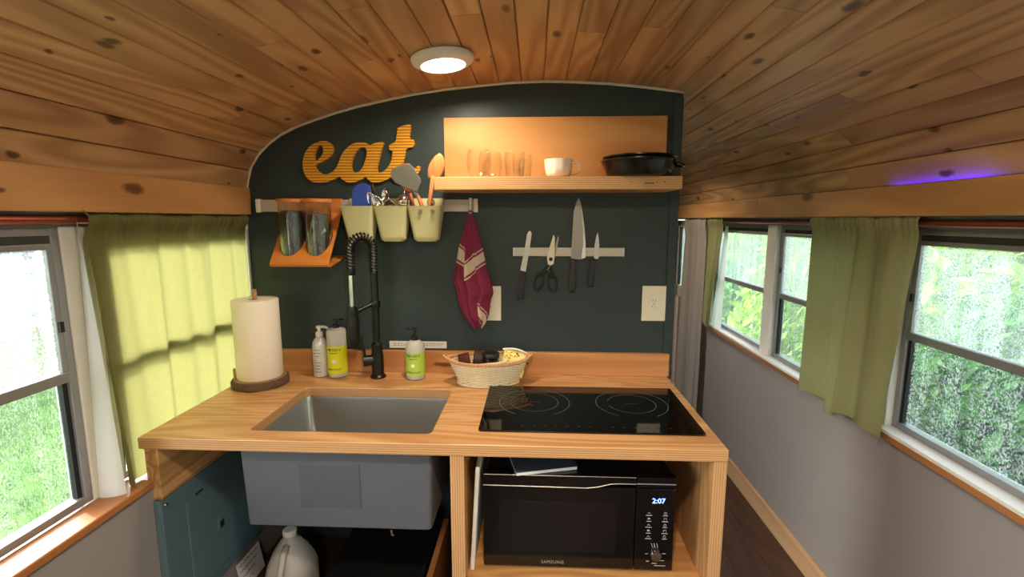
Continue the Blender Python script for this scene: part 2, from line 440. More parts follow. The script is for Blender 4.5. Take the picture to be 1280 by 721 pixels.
for i in range(NB):
    p, q = on_arch(i * bw), on_arch((i + 1) * bw)
    mid = (p + q) / 2; d = q - p; ang = atan2(d.y, d.x); w = d.length
    ch = .0035
    sec = [(-w / 2 + .0006, ch), (-w / 2 + ch, 0), (w / 2 - ch, 0), (w / 2 - .0006, ch), (w / 2 - .0006, .014), (-w / 2 + .0006, .014)]
    cuts = [Y0]
    yy = Y0 + rnd.uniform(.8, 2.6)
    while yy < Y1 - .7:
        cuts.append(yy); yy += rnd.uniform(1.9, 3.2)
    cuts.append(Y1)
    for a, b in zip(cuts, cuts[1:]):
        m = MB().prism(sec, 'y', -(b - a) / 2 + .0006, (b - a) / 2 - .0006)
        o = bpy.data.objects.new('ceiling_board', m.mesh('ceiling_board', M['pine'])); COL.objects.link(o); o.parent = ceil
        o.location = Vector((mid.x, (a + b) / 2, mid.y)) - Vector(ceil.location)
        o.rotation_euler = (0, -ang, 0)

# side walls with window bays -------------------------------------------------
WIN_L = [(1.98, 2.70), (1.17, 1.89)] + [(1.09 - .72 - .80 * k, 1.09 - .80 * k) for k in range(5)]
WIN_R = [(2.49, 3.21), (1.68, 2.40)] + [(.86 - .80 * k, 1.58 - .80 * k) for k in range(6)]
def side_wall(side, s, xin, wins, zb, zt, zm, ya, yb, xlow):
    """lower panel, head panel and a white post between each pair of bays"""
    xo = xin + s * .075
    lo, hi = min(xin, xo), max(xin, xo)
    m = MB(); m.box(min(xlow, xo), max(xlow, xo), ya, yb, ZF - .08, zb - .022); m.box(lo, hi, ya, yb, zt, 1.66)
    w = S(m, 'wall_' + side, M['greywall'], 'grey painted lower wall with a row of windows along the %s of the bus' % ('lawn side' if s < 0 else 'hedge side'), 'wall', kind='structure')
    ed = sorted(wins)
    gaps = [(ya, ed[0][0])] + [(a[1], b[0]) for a, b in zip(ed, ed[1:])] + [(ed[-1][1], yb)]
    for a, b in gaps:
        if b - a > .01: P(MB().box(lo + .004, hi - .004, a, b, zb - .022, zt + .03), 'window_post', M['white'], w, bevel=.003)
    return w
ZLB, ZLT, ZLM = .770, 1.462, 1.104
ZRB, ZRT, ZRM = .800, 1.452, 1.112
side_wall('left', -1, LW, WIN_L, ZLB, ZLT, ZLM, Y0, Y1, -1.052)
DOOR = (3.66, 4.34)
wr = side_wall('right', 1, RW, WIN_R, ZRB, ZRT, ZRM, Y0, DOOR[0] - .03, RW)
P(MB().box(RW, RW + .075, DOOR[1] + .03, Y1, ZF - .08, 1.66), 'front_panel', M['greywall'], wr)
P(MB().box(RW, RW + .075, DOOR[0] - .03, DOOR[1] + .03, 1.48, 1.66), 'door_head', M['greywall'], wr)
# end walls
endpoly = [(LW - .07, ZF - .08)] + [(RW + .07, ZF - .08)] + [(RW + .07, 1.6)] + [(x, z + .02) for x, z in reversed(prof)] + [(LW - .07, 1.6)]
S(MB().prism(endpoly, 'y', Y0 - .05, Y0), 'wall_rear', M['white'], 'white end wall at the rear of the bus', 'wall', kind='structure')
S(MB().prism(endpoly, 'y', Y1, Y1 + .05), 'wall_front', M['greywall'], 'grey end wall at the front of the bus beyond the partition', 'wall', kind='structure')

win_n = 0
def window(s, xin, y0, y1, zb, zt, zm, up, lowm, where):
    global win_n; win_n += 1
    xg = xin + s * (.042 if s > 0 else .024)
    w = T('window_%d' % win_n, (xg, (y0 + y1) / 2, zb), 'split-sash aluminium bus window %s' % where, 'window', kind='structure')
    d = .016; t = .020
    f = MB(); a, b = min(xg - s * d, xg + s * d), max(xg - s * d, xg + s * d)
    f.box(a, b, y0, y0 + t, zb, zt); f.box(a, b, y1 - t, y1, zb, zt); f.box(a, b, y0 + t, y1 - t, zb, zb + t); f.box(a, b, y0 + t, y1 - t, zt - t, zt)
    P(f, 'outer_frame', M['alu'], w, bevel=.002)
    # upper sash stands a little further in, with its own rim
    xs = xg - s * .008; a, b = xs - .008, xs + .008
    q = .014
    u = MB(); yy0, yy1 = y0 + t, y1 - t
    u.box(a, b, yy0, yy0 + q, zm, zt - t - .018); u.box(a, b, yy1 - q, yy1, zm, zt - t - .018)
    u.box(a, b, yy0 + q, yy1 - q, zt - t - .018 - q, zt - t - .018)
    us = P(u, 'upper_sash', M['alu'], w, bevel=.002)
    P(MB().box(xs - .013, xs + .013, yy0, yy1, zm - .013, zm + .013), 'meeting_rail', M['alu'], w, bevel=.003)
    P(MB().box(xg - .006, xg + .012, yy0, yy1, zt - t - .018, zt - t), 'vent_strip', M['darkalu'], w)
    P(MB().box(xg - .007, xg + .007, yy0, yy0 + .012, zb + t, zm - .013).box(xg - .007, xg + .007, yy1 - .012, yy1, zb + t, zm - .013), 'glazing_gasket', M['gasket'], w)
    P(MB().box(xs - .0015, xs + .0015, yy0 + q, yy1 - q, zm + .013, zt - t - .018 - q), 'upper_pane', up, us)
    P(MB().box(xg + s * .004 - .0015, xg + s * .004 + .0015, yy0 + .012, yy1 - .012, zb + t, zm - .013), 'lower_pane', lowm, w)
    for yy in (yy0 + .006, yy1 - .006):
        P(MB().box(xs - s * .010 - .004, xs - s * .010 + .004, yy - .005, yy + .005, zm + .11, zm + .135), 'latch', M['gasket'], us)
for k, (a, b) in enumerate(WIN_L):
    window(-1, LW, a, b, ZLB, ZLT, ZLM, M['drop_l'], M['drop_l2'], ['ahead of the dark partition on the lawn side', 'behind the lime curtain', 'beside the lime curtain looking on the lawn', 'second from the lime curtain on the lawn side', 'third from the lime curtain on the lawn side', 'fourth from the lime curtain on the lawn side', 'nearest the rear wall on the lawn side'][k])
for k, (a, b) in enumerate(WIN_R):
    window(1, RW, a, b, ZRB, ZRT, ZRM, M['drop_r'], M['drop_r2'], ['next to the long grey curtain on the hedge side', 'partly behind the olive curtain on the hedge side', 'beside the olive curtain looking on the hedge', 'second from the olive curtain on the hedge side', 'third from the olive curtain on the hedge side', 'fourth from the olive curtain on the hedge side', 'fifth from the olive curtain on the hedge side', 'nearest the rear wall on the hedge side'][k])

# sills, headers, skirting ------------------------------------------------------
tr1 = S(MB().box(LW - .006, -1.041, Y0, 1.188, ZLB - .022, ZLB), 'trim_1', M['sillwood'], 'brown wooden window sill on the lawn side', 'sill', bevel=.004, kind='structure')
tr2 = T('trim_2', (RW, 0, ZRB - .03), 'window ledge coloured white for sky glare, with wooden nosing on the hedge side', 'sill', kind='structure')
P(MB().box(RW - .024, RW + .03, Y0, 3.2, ZRB - .012, ZRB), 'ledge', M['white'], tr2, bevel=.002)  # wooden sill top, white stands for the sky glare on it
P(MB().box(RW - .024, RW - .014, Y0, 3.2, ZRB - .032, ZRB - .012), 'nosing', M['sillwood'], tr2, bevel=.002)
tr3 = T('trim_3', (LW + .03, 0, 1.495), 'pine header board above the windows on the lawn side', 'trim', kind='structure')
for a, b in ((Y0, -.9), (-.9, 1.797)): P(MB().box(LW + .002, LW + .044, a + .0006, b - .0006, 1.497, 1.597), 'header_board', M['pine_header'], tr3, bevel=.003)
tr4 = T('trim_4', (RW - .03, 0, 1.487), 'pine header board above the windows on the hedge side', 'trim', kind='structure')
P(MB().box(RW - .048, RW, Y0, Y1, 1.538, 1.550), 'cleat', M['pine_header'], tr4)
for a, b in ((Y0, -.2), (-.2, 2.47), (2.47, Y1)): P(MB().box(RW - .068, RW - .048, a + .0006, b - .0006, 1.489, 1.583), 'header_board', M['pine_header'], tr4, bevel=.003)
S(MB().box(RW - .016, RW, Y0, 3.62, ZF, .078), 'baseboard_right', M['basewood'], 'pale pine baseboard along the grey wall by the aisle', 'baseboard', bevel=.003, kind='structure')
S(MB().box(-1.052, -1.036, Y0, 1.15, ZF, .078), 'baseboard_left', M['basewood'], 'pale pine baseboard along the lawn-side wall', 'baseboard', bevel=.003, kind='structure')

# dark partition wall -------------------------------------------------------------
PX1 = 0.522
pp = [(-1.052, ZF), (-1.052, ZLB - .022), (LW + .001, ZLB - .022)] + [(LW + .001, 1.585)] + [(x, z - .001) for x, z in prof if LW + .03 < x < PX1] + [(PX1, arch_z(PX1) - .001), (PX1, ZF)]
part = S(MB().prism(pp, 'y', 1.80, 1.84), 'wall_partition', M['darkwall'], 'dark slate-green painted partition wall with arched top', 'wall', kind='structure')
P(MB().box(PX1 - .030, PX1 + .002, 1.792, 1.80, .90, arch_z(PX1) - .02), 'corner_strip', M['darkwall'], part, bevel=.003)
bead = [(x, 1.796, z - .004) for x, z in prof if x < PX1]
bead.append((PX1, 1.796, arch_z(PX1) - .004))
S(MB().tube([(p[0], p[1] + .002 * sin(i * 2.1), p[2]) for i, p in enumerate(bead)], .0055, 6), 'trim_5', M['caulk'], 'off-white caulk bead along the arched top of the dark wall', 'trim', smooth=True, kind='structure')

S(MB().box(LW + .004, LW + .024, 1.786, 1.7985, ZLB + .002, 1.4965), 'trim_6', M['white'], 'narrow upright trim coloured white for gap daylight between lime curtain and dark wall', 'trim', bevel=.002, kind='structure')  # white colour stands for daylight showing in the gap beside the curtain
# entry door at the far end of the aisle
dr = T('door_1', (RW + .03, DOOR[0], ZF), 'entry door with dark glass frame at the far end of the aisle', 'door', kind='structure')
f = MB()
x0, x1 = RW + .01, RW + .05
for a, b in ((DOOR[0], DOOR[0] + .05), (DOOR[1] - .05, DOOR[1]), ((DOOR[0] + DOOR[1]) / 2 - .025, (DOOR[0] + DOOR[1]) / 2 + .025)): f.box(x0, x1, a, b, ZF, 1.47)
for a, b in ((ZF, .10), (.86, .95), (1.42, 1.47)): f.box(x0, x1, DOOR[0] + .05, DOOR[1] - .05, a, b)
P(f, 'door_frame', M['white'], dr, bevel=.003)
for a, b in ((DOOR[0] + .05, (DOOR[0] + DOOR[1]) / 2 - .025), ((DOOR[0] + DOOR[1]) / 2 + .025, DOOR[1] - .05)):
    P(MB().box(RW + .026, RW + .030, a, b, .95, 1.42), 'door_pane', M['drop_r2'], dr)
    P(MB().box(RW + .024, RW + .034, a, b, .10, .86), 'door_panel', M['sillwood'], dr)
    g = MB(); g.box(RW + .008, RW + .03, a, a + .012, .95, 1.42); g.box(RW + .008, RW + .03, b - .012, b, .95, 1.42)
    P(g, 'gasket', M['gasket'], dr)
P(MB().box(RW - .012, RW + .012, DOOR[0] - .03, DOOR[0], ZF, 1.48), 'jamb', M['white'], dr)
P(MB().tube([(RW, DOOR[0] + .025, 1.0), (RW - .03, DOOR[0] + .025, 1.0), (RW - .03, DOOR[0] + .025, .9), (RW, DOOR[0] + .025, .9)], .007, 8), 'pull_handle', M['alu'], dr, smooth=40)

# ------------------------------------------------------------------ curtains and rods
def rod(y0, y1, x, z, label):
    r = T('curtain_rod', (x, y0, z), label, 'curtain rod')
    P(MB().tube([(x, y0, z), (x, y1, z)], .0105, 14), 'pipe', M['copper'], r, smooth=40)
    for yy in (y0, y1):
        P(MB().tube([(x, yy - .007, z), (x, yy + .007, z)], .013, 14), 'end_cap', M['copper'], r, smooth=40)
        s = -1 if x < 0 else 1
        P(MB().box(x - .006, x + .006, yy - .008, yy + .008, z + .008, (1.497 if x < 0 else 1.489)), 'bracket', M['alu'], r)
rod(-.62, 1.775, LW + .0115, 1.479, 'copper pipe curtain rod carrying the lime curtain')
rod(-.62, 3.24, RW - .016, 1.468, 'copper pipe curtain rod carrying the olive curtains')

def curtain_sheet(y0, y1, x, ztop, zbot, folds, amp, into, side, nu=120, nv=44, seed=1, flare=None, zhem=None, top_amp=.006, push=None):
    """gathered cloth hanging along a side wall; into = +1 when the room lies towards +x"""
    rs = random.Random(seed); ph = [rs.uniform(0, 6.28) for _ in range(6)]
    def fn(u, v):
        g = v ** .7
        w = u * folds * 2 * pi
        k = (sin(w + ph[0] + .8 * sin(w * .31 + ph[1])) * .6 + sin(w * .47 + ph[2] + v * 1.2) * .5 + .25 * sin(w * 1.9 + ph[3]) * (1 - v))
        a = top_amp * (1 - g) + amp * g
        ruff = .004 * sin(u * folds * 5 * 2 * pi + ph[4]) * max(0, 1 - v * 7)
        yy = y0 + (y1 - y0) * u + .010 * sin(w * .5 + ph[5]) * g
        if flare: yy += flare(u, v)
        zb = zbot + (zhem(u) if zhem else 0)
        zz = ztop + (zb - ztop) * v + .004 * sin(u * folds * 7 + ph[2]) * max(0, 1 - v * 12)
        bag = (0.013 if into < 0 else 0.021) * math.exp(-((v - .030) / .030) ** 2)
        return (x + into * (a * (k + .9) + ruff + bag + (push(u, v) if push else 0)), yy, zz)
    return MB().grid(fn, nu, nv)

# lime curtain by the counter, with white lining turned towards the room at its edge
cl = T('curtain', (LW + .02, 1.45, .77), 'lime green linen curtain glowing with sunlight beside the counter', 'curtain')
P(curtain_sheet(1.103, 1.785, LW + .006, 1.500, .775, 6.2, .0135, 1, 1, seed=4, top_amp=.007, flare=lambda u, v: .02 * v * (1 - u) ** 3, push=lambda u, v: (.016 + .036 * v) * max(0, 1 - u * 4.5) ** 2), 'cloth_panel', M['green_l'], cl, smooth=True, weld='open')
def lin_fn(u, v):
    zz = 1.488 + (.772 - 1.488) * v
    ox, oy = -1.112, 1.128 - .034 * v
    ix, iy = -1.085 + .026 * v, 1.101 + .019 * v
    return (ox + (ix - ox) * u + .003 * sin(u * 7 + v * 3) * v, oy + (iy - oy) * u - .006 * sin(u * 3.1) * v, zz - .010 * u * v)
P(MB().grid(lin_fn, 10, 40), 'lining', M['lining'], cl, smooth=True, weld='open', label='white lining turned outwards')

cr = T('curtain', (RW - .03, 1.85, .77), 'olive green cotton curtain hanging between two hedge-side windows', 'curtain')
def hem(u): return .035 * math.exp(-((u - .42) / .10) ** 2) + .02 * sin(u * 9) - .015 * (1 - u)
P(curtain_sheet(1.462, 2.02, RW - .034, 1.492, .772, 4.2, .026, -1, 1, seed=9, zhem=hem, flare=lambda u, v: (.045 * (1 - u) ** 2 - .05 * u ** 2) * v, top_amp=.008), 'cloth_panel', M['green_r'], cr, smooth=True, weld='open')
cf = T('curtain', (RW - .03, 3.08, .77), 'olive green curtain drawn back beside the long grey curtain', 'curtain')
P(curtain_sheet(2.93, 3.22, RW - .034, 1.492, .80, 2.6, .020, -1, 1, nu=60, seed=13, flare=lambda u, v: .16 * v * (1 - u) ** 2 * (1 - .2 * v)), 'cloth_panel', M['green_r'], cf, smooth=True, weld='open')
P(MB().grid(lambda u, v: (RW - .012 - .010 * u, 2.945 + (.02 + .13 * u) * v + .02 * u, 1.44 + (.775 - 1.44) * v), 8, 24), 'lining', M['lining'], cf, smooth=True, weld='open', label='white lining caught in daylight')
cg = T('curtain', (RW - .06, 3.42, ZF), 'long grey curtain reaching the floor beside the entry door', 'curtain')
P(curtain_sheet(3.215, 3.64, RW - .036, 1.492, ZF + .01, 3.3, .022, -1, 1, nu=70, seed=21), 'cloth_panel', M['greycloth'], cg, smooth=True, weld='open')

# ------------------------------------------------------------------ ceiling lights
M['puckwhite'] = plain('light_trim_white', '#e9e6dc', 0.4, vary=0.02)
M['diffuser'] = emit('lit_diffuser', '#fff1d8', 9.0)
def puck(x, y, label, on=1.0):
    z = arch_z(x) - .004; sl = -(arch_z(x + .02) - arch_z(x - .02)) / .04
    t = T('ceiling_light', (x, y, z), label, 'ceiling light', 'round ceiling lights along the bus')
    t.rotation_euler = (0, math.atan(sl), 0)
    def loc(mb, name, mat):
        o = bpy.data.objects.new(name, mb.mesh(name, mat, (0, 0, 0), 45)); COL.objects.link(o); o.parent = t; return o
    loc(MB().lathe([(.093, 0), (.093, -.006), (.088, -.014), (.074, -.021), (.066, -.023), (.064, -.019), (.064, 0)], n=48), 'trim_ring', M['puckwhite'])
    loc(MB().lathe([(.063, -.012), (.063, -.019), (.050, -.0205), (.0005, -.021)], n=40, cap1=False), 'diffuser', M['diffuser'])
    ld = bpy.data.lights.new('ceiling_lamp', 'AREA'); ld.shape = 'DISK'; ld.size = .12; ld.energy = 9.5 * on; ld.color = (1.0, .82, .61); ld.spread = radians(170)
    lo = bpy.data.objects.new('ceiling_lamp', ld); COL.objects.link(lo); lo.parent = t; lo.location = (0, 0, -.0235)
puck(-.272, 1.475, 'lit round white ceiling light above the counter', .34)
puck(.03, .25, 'lit round white ceiling light, second in the row counted from the dark partition')
puck(.03, -1.0, 'lit round white ceiling light, third in the row counted from the dark partition')
puck(.03, -2.3, 'lit round white ceiling light nearest the white rear wall')
puck(.55, 3.1, 'lit round white ceiling light over the entry aisle beyond the partition', .6)
# violet strip lamp tucked on top of the hedge-side header
ls = T('led_strip', (RW - .046, 1.45, 1.558), 'violet light strip tucked behind the hedge-side header board', 'light strip')
P(MB().box(RW - .048, RW - .0445, 1.28, 1.62, 1.558, 1.576), 'strip_base', M['white'], ls)
P(MB().box(RW - .0445, RW - .0435, 1.285, 1.615, 1.560, 1.575), 'strip_diode', emit('violet_diode', '#3214ff', 20), ls)

# ------------------------------------------------------------------ counter
ZC = .891; TC = .033
HX0, HX1, HY0, HY1 = -.803, -.283, 1.248, 1.598
CX0, CX1, CY0, CY1 = -1.078, .505, 1.188, 1.799
def rrect(x0, x1, y0, y1, r, n=5):
    pts = []
    for cx, cy, a in ((x1 - r, y1 - r, 0), (x0 + r, y1 - r, 90), (x0 + r, y0 + r, 180), (x1 - r, y0 + r, 270)):
        for k in range(n + 1):
            q = radians(a + 90 * k / n); pts.append((cx + r * cos(q), cy + r * sin(q)))
    return pts
def plate_with_hole(outer, inner, z0, z1):
    bm = bmesh.new()
    def ring(pts): 
        vs_ = [bm.verts.new((p[0], p[1], z1)) for p in pts]
        return [bm.edges.new((vs_[i], vs_[(i + 1) % len(vs_)])) for i in range(len(vs_))]
    e = ring(outer) + ring(inner)
    r = bmesh.ops.triangle_fill(bm, edges=e, use_beauty=True)
    faces = [g for g in r['geom'] if isinstance(g, bmesh.types.BMFace)]
    ex = bmesh.ops.extrude_face_region(bm, geom=faces)
    for g in ex['geom']:
        if isinstance(g, bmesh.types.BMVert): g.co.z = z0
    bm.verts.index_update()
    mb = MB().add([tuple(v.co) for v in bm.verts], [tuple(v.index for v in f.verts) for f in bm.faces]); bm.free(); return mb
S(plate_with_hole([(CX0, CY0), (CX1, CY0), (CX1, CY1), (CX0, CY1)], rrect(HX0, HX1, HY0, HY1, .018), ZC - TC, ZC), 'countertop', M['fir_top'],
  'varnished fir plywood countertop with sink cut-out and layered edges', 'countertop', bevel=.0025)
S(MB().box(-1.04, .512, 1.778, 1.7995, ZC, .977), 'backsplash', M['cedar'], 'low cedar backsplash board along the dark wall behind the counter', 'backsplash', bevel=.002)

# counter brace on the left wall
S(MB().box(-1.066, -1.029, 1.192, 1.77, .706, ZC - TC), 'counter_brace', M['fir_brace'], 'fir board bracing the counter above the blue-grey electrical box', 'board', bevel=.002)

# open cabinet for the microwave
cab = T('cabinet', (.14, 1.5, ZF), 'open plywood cabinet holding the black microwave', 'cabinet')
P(MB().box(-.221, -.183, 1.192, 1.775, ZF, ZC - TC), 'side_panel', M['ply_x'], cab, bevel=.0015)
P(MB().box(.470, .505, 1.192, 1.775, ZF, ZC - TC), 'side_panel', M['ply_x'], cab, bevel=.0015)
P(MB().box(-.183, .470, 1.198, 1.775, .455, .487), 'shelf', M['ply_z'], cab, bevel=.0015)
P(MB().box(-.183, .470, 1.763, 1.775, .487, ZC - TC), 'back_panel', M['darkwall'], cab)
P(MB().box(-.183, .470, 1.23, 1.25, ZF, .07), 'toe_board', M['ply_x'], cab)

# ------------------------------------------------------------------ sink
M['sinksteel'] = plain('sink_bowl_steel', '#bdbdbb', 0.30, 0.95, vary=0.03, nscale=5)
M['sinkcoat'] = plain('sink_undercoating', '#575a60', 0.6, vary=0.06, nscale=30, bump=0.05)
M['sinkpad'] = plain('sink_sound_pad', '#4f5258', 0.65, vary=0.08, nscale=50, bump=0.05)
sk = T('sink', (-.543, 1.42, .607), 'deep stainless steel sink with grey coated outside hung under the counter', 'sink')
zt = ZC - TC - .0005
def rect_ring(x0, x1, y0, y1, r, z): return [(p[0], p[1], z) for p in rrect(x0, x1, y0, y1, r)]
bowl = MB()
bowl.loft([rect_ring(-.845, -.241, 1.222, 1.640, .01, zt), rect_ring(HX0 - .004, HX1 + .004, HY0 - .004, HY1 + .004, .02, zt),
           rect_ring(HX0 - .002, HX1 + .002, HY0 - .002, HY1 + .002, .022, zt - .012), rect_ring(HX0 + .012, HX1 - .012, HY0 + .008, HY1 - .01, .03, .66),
           rect_ring(HX0 + .03, HX1 - .03, HY0 + .028, HY1 - .03, .04, .628), rect_ring(HX0 + .06, HX1 - .06, HY0 + .06, HY1 - .06, .04, .622),
           rect_ring(-.585, -.50, 1.40, 1.485, .0424, .618)], cap0=False, cap1=True)
P(bowl, 'bowl', M['sinksteel'], sk, smooth=50)
P(MB().loft([rect_ring(-.822, -.278, 1.228, 1.62, .010, zt - .002), rect_ring(-.818, -.285, 1.235, 1.60, .012, .611), rect_ring(-.814, -.289, 1.239, 1.596, .012, .607)], cap0=False), 'coated_shell', M['sinkcoat'], sk, smooth=35)
pad = MB()
def skx(z): return 1.2285 + (zt - z) * .031
pad.add([(-.655, skx(.805) - .003, .805), (-.482, skx(.805) - .003, .805), (-.482, skx(.672) - .003, .672), (-.655, skx(.672) - .003, .672),
         (-.655, skx(.805) + .004, .805), (-.482, skx(.805) + .004, .805), (-.482, skx(.672) + .004, .672), (-.655, skx(.672) + .004, .672)],
        [(0, 1, 2, 3), (7, 6, 5, 4), (0, 4, 5, 1), (1, 5, 6, 2), (2, 6, 7, 3), (3, 7, 4, 0)])
P(pad, 'sound_pad', M['sinkpad'], sk, bevel=.002)
P(MB().lathe([(.043, .0), (.043, .003), (.034, .004), (.03, -.004), (.0005, -.006)], (-.543, 1.443, .6185), 28, cap1=False), 'drain', M['chrome'], sk, smooth=40)
P(MB().lathe([(.026, 0), (.026, .05), (.019, .055), (.019, .11)], (-.543, 1.443, .50), 20), 'drain_tail', M['chrome'], sk, smooth=40)
P(MB().tube([(-.398, 1.226, .612), (-.396, 1.224, .600), (-.392, 1.226, .596)], .003, 6), 'clip', M['chrome'], sk)

# ------------------------------------------------------------------ faucet
fx, fy = -.585, 1.722
M['silver_hose'] = plain('braided_hose', '#8c8c86', 0.35, 0.6, vary=0.2, nscale=200)
fa = T('faucet', (fx, fy, ZC), 'matte black spring-neck kitchen faucet behind the sink', 'faucet')
P(MB().lathe([(.029, 0), (.029, .006), (.025, .010), (.0225, .012), (.0225, .085), (.020, .100), (.0205, .103), (.0205, .128), (.016, .132), (.0130, .134), (.0130, .395)], (fx, fy, ZC), 28), 'body', M['blackmatte'], fa, smooth=40)
P(MB().lathe([(.0165, -.012), (.018, -.008), (.018, .008), (.0165, .012)], (fx, fy, 1.172), 20), 'collar', M['blackmatte'], fa, smooth=40)
# lever valve on the left of the body
P(MB().tube([(fx - .015, fy - .006, .958), (fx - .048, fy - .020, .958)], [.019, .021], 18), 'valve', M['blackmatte'], fa, smooth=40)
P(MB().tube([(fx - .040, fy - .020, .972), (fx - .046, fy - .024, 1.02), (fx - .050, fy - .026, 1.052)], [.006, .0045, .004], 10), 'lever', M['blackmatte'], fa, smooth=40)
# spring arch from riser to spray head
hx, hy = -.646, 1.655
A0 = Vector((fx, fy, 1.285)); dirv = Vector((hx - fx, hy - fy, 0)); Lr = dirv.length / 2; dh = dirv.normalized(); cc = A0 + dh * Lr; zc0 = 1.374
path = [A0 + Vector((0, 0, (zc0 - A0.z) * k / 8)) for k in range(8)]
for k in range(25):
    q = pi - pi * k / 24; path.append(Vector((cc.x, cc.y, zc0)) + dh * (Lr * cos(q)) + Vector((0, 0, Lr * sin(q))))
for k in range(1, 6): path.append(Vector((hx, hy, zc0 - (zc0 - 1.300) * k / 5)))
P(MB().tube(path, .0085, 12), 'hose', M['silver_hose'], fa, smooth=40)
acc = [0.0]
for a, b in zip(path, path[1:]): acc.append(acc[-1] + (b - a).length)
def along(s):
    for i in range(len(path) - 1):
        if s <= acc[i + 1] + 1e-9:
            f = (s - acc[i]) / max(acc[i + 1] - acc[i], 1e-9)
            return path[i].lerp(path[i + 1], f), (path[i + 1] - path[i]).normalized()
    return path[-1], (path[-1] - path[-2]).normalized()
coils, per = 27, 12; hel = []
side = dh.cross(Vector((0, 0, 1))).normalized()
for k in range(coils * per + 1):
    p, t = along(acc[-1] * k / (coils * per)); nn = side.cross(t).normalized(); q = 2 * pi * k / per
    hel.append(p + (side * cos(q) + nn * sin(q)) * .0135)
P(MB().tube(hel, .0030, 6), 'spring', M['blackmatte'], fa, smooth=True)
P(MB().lathe([(.0155, 0), (.0165, .004), (.0165, .020), (.015, .024)], (hx, hy, 1.285), 20), 'spring_collar', M['blackmatte'], fa, smooth=40)
P(MB().tube([(hx, hy, 1.288), (hx, hy, 1.165)], .0085, 16), 'chrome_tube', M['chrome'], fa, smooth=40, label='chrome tube')
P(MB().lathe([(.014, 0), (.0155, -.004), (.0155, -.024), (.014, -.030), (.019, -.034), (.0215, -.05), (.0205, -.115), (.019, -.135), (.0165, -.142)], (hx, hy, 1.172), 24), 'spray_head', M['blackmatte'], fa, smooth=40)
P(MB().tube([(fx, fy, 1.176), (hx + (fx - hx) * .14, hy + (fy - hy) * .14, 1.150)], .0075, 12), 'holder_arm', M['blackmatte'], fa, smooth=40)
P(MB().lathe([(.0185, -.012), (.0195, -.008), (.0195, .008), (.0185, .012)], (hx, hy, 1.150), 20), 'holder_ring', M['blackmatte'], fa, smooth=40)

# ------------------------------------------------------------------ cooktop
M['blackglass'] = plain('black_ceramic_glass', '#050506', 0.05, vary=0.02, spec=0.55)
M['print'] = plain('grey_print', '#5c5e62', 0.4, vary=0.1)
M['printdim'] = plain('dim_print', '#26272a', 0.4, vary=0.1)
ck = T('cooktop', (.161, 1.449, ZC), 'black glass two-burner cooktop set on the wooden counter', 'cooktop')
zk = ZC + .0065
P(MB().prism(rrect(-.154, .476, 1.268, 1.630, .008), 'z', ZC + .0002, zk), 'glass_plate', M['blackglass'], ck, bevel=.0015)
def arc_ring(cx, cy, r, w, a0, a1, n=40):
    m = MB(); rr_ = []
    for k in range(n + 1):
        q = radians(a0 + (a1 - a0) * k / n); rr_.append((q))
    vs_ = []; 
    for q in rr_: vs_ += [(cx + (r - w) * cos(q), cy + (r - w) * sin(q), zk + .0003), (cx + (r + w) * cos(q), cy + (r + w) * sin(q), zk + .0003)]
    return m.add(vs_, [(2 * k, 2 * k + 1, 2 * k + 3, 2 * k + 2) for k in range(n)])
for cx in (.004, .313):
    for r, spans in ((.112, ((-60, 75), (105, 240))), (.076, ((-165, 165),))):
        for a, b in spans: P(arc_ring(cx, 1.480, r, .0009, a, b), 'burner_ring', M['print'], ck)
    P(MB().box(cx - .022, cx + .022, 1.478, 1.482, zk + .0001, zk + .0003), 'burner_mark', M['printdim'], ck)
for k in range(14):
    xx = -.03 + k * .032
    if k == 7: continue
    P(MB().lathe([(.0035, 0), (.0035, .0002)], (xx, 1.300, zk + .0001), 10), 'touch_key', M['printdim'], ck)

# ------------------------------------------------------------------ microwave
M['mwblack'] = plain('gloss_black_front', '#08090a', 0.12, vary=0.05, spec=0.5)
M['mwbody'] = plain('black_microwave_body', '#0c0c0d', 0.4, vary=0.1)
M['mwwindow'] = plain('dark_oven_window', '#101013', 0.18, vary=0.3, nscale=700)
M['silver'] = plain('silver_trim', '#b8b6b4', 0.3, 0.7, vary=0.06)
M['whiteprint'] = plain('white_print', '#b9bcc4', 0.5, vary=0.05)
M['digits'] = emit('lit_clock_digits', '#6f9dff', 3.5)
mx0, mx1, my, mz0, mz1 = -.139, .396, 1.252, .494, .776
mw = T('microwave', ((mx0 + mx1) / 2, 1.46, .487), 'black microwave oven with blue clock digits in the open cabinet', 'microwave')
P(MB().box(mx0 + .004, mx1 - .004, my + .026, 1.665, mz0 + .004, mz1 - .002), 'body', M['mwbody'], mw, bevel=.005)
mdoor = P(MB().box(mx0, .286, my, my + .024, mz0, mz1 - .034), 'door', M['mwblack'], mw, bevel=.003)
mpan = P(MB().box(.288, mx1, my, my + .026, mz0, mz1 - .034), 'control_panel', M['mwblack'], mw, bevel=.003)
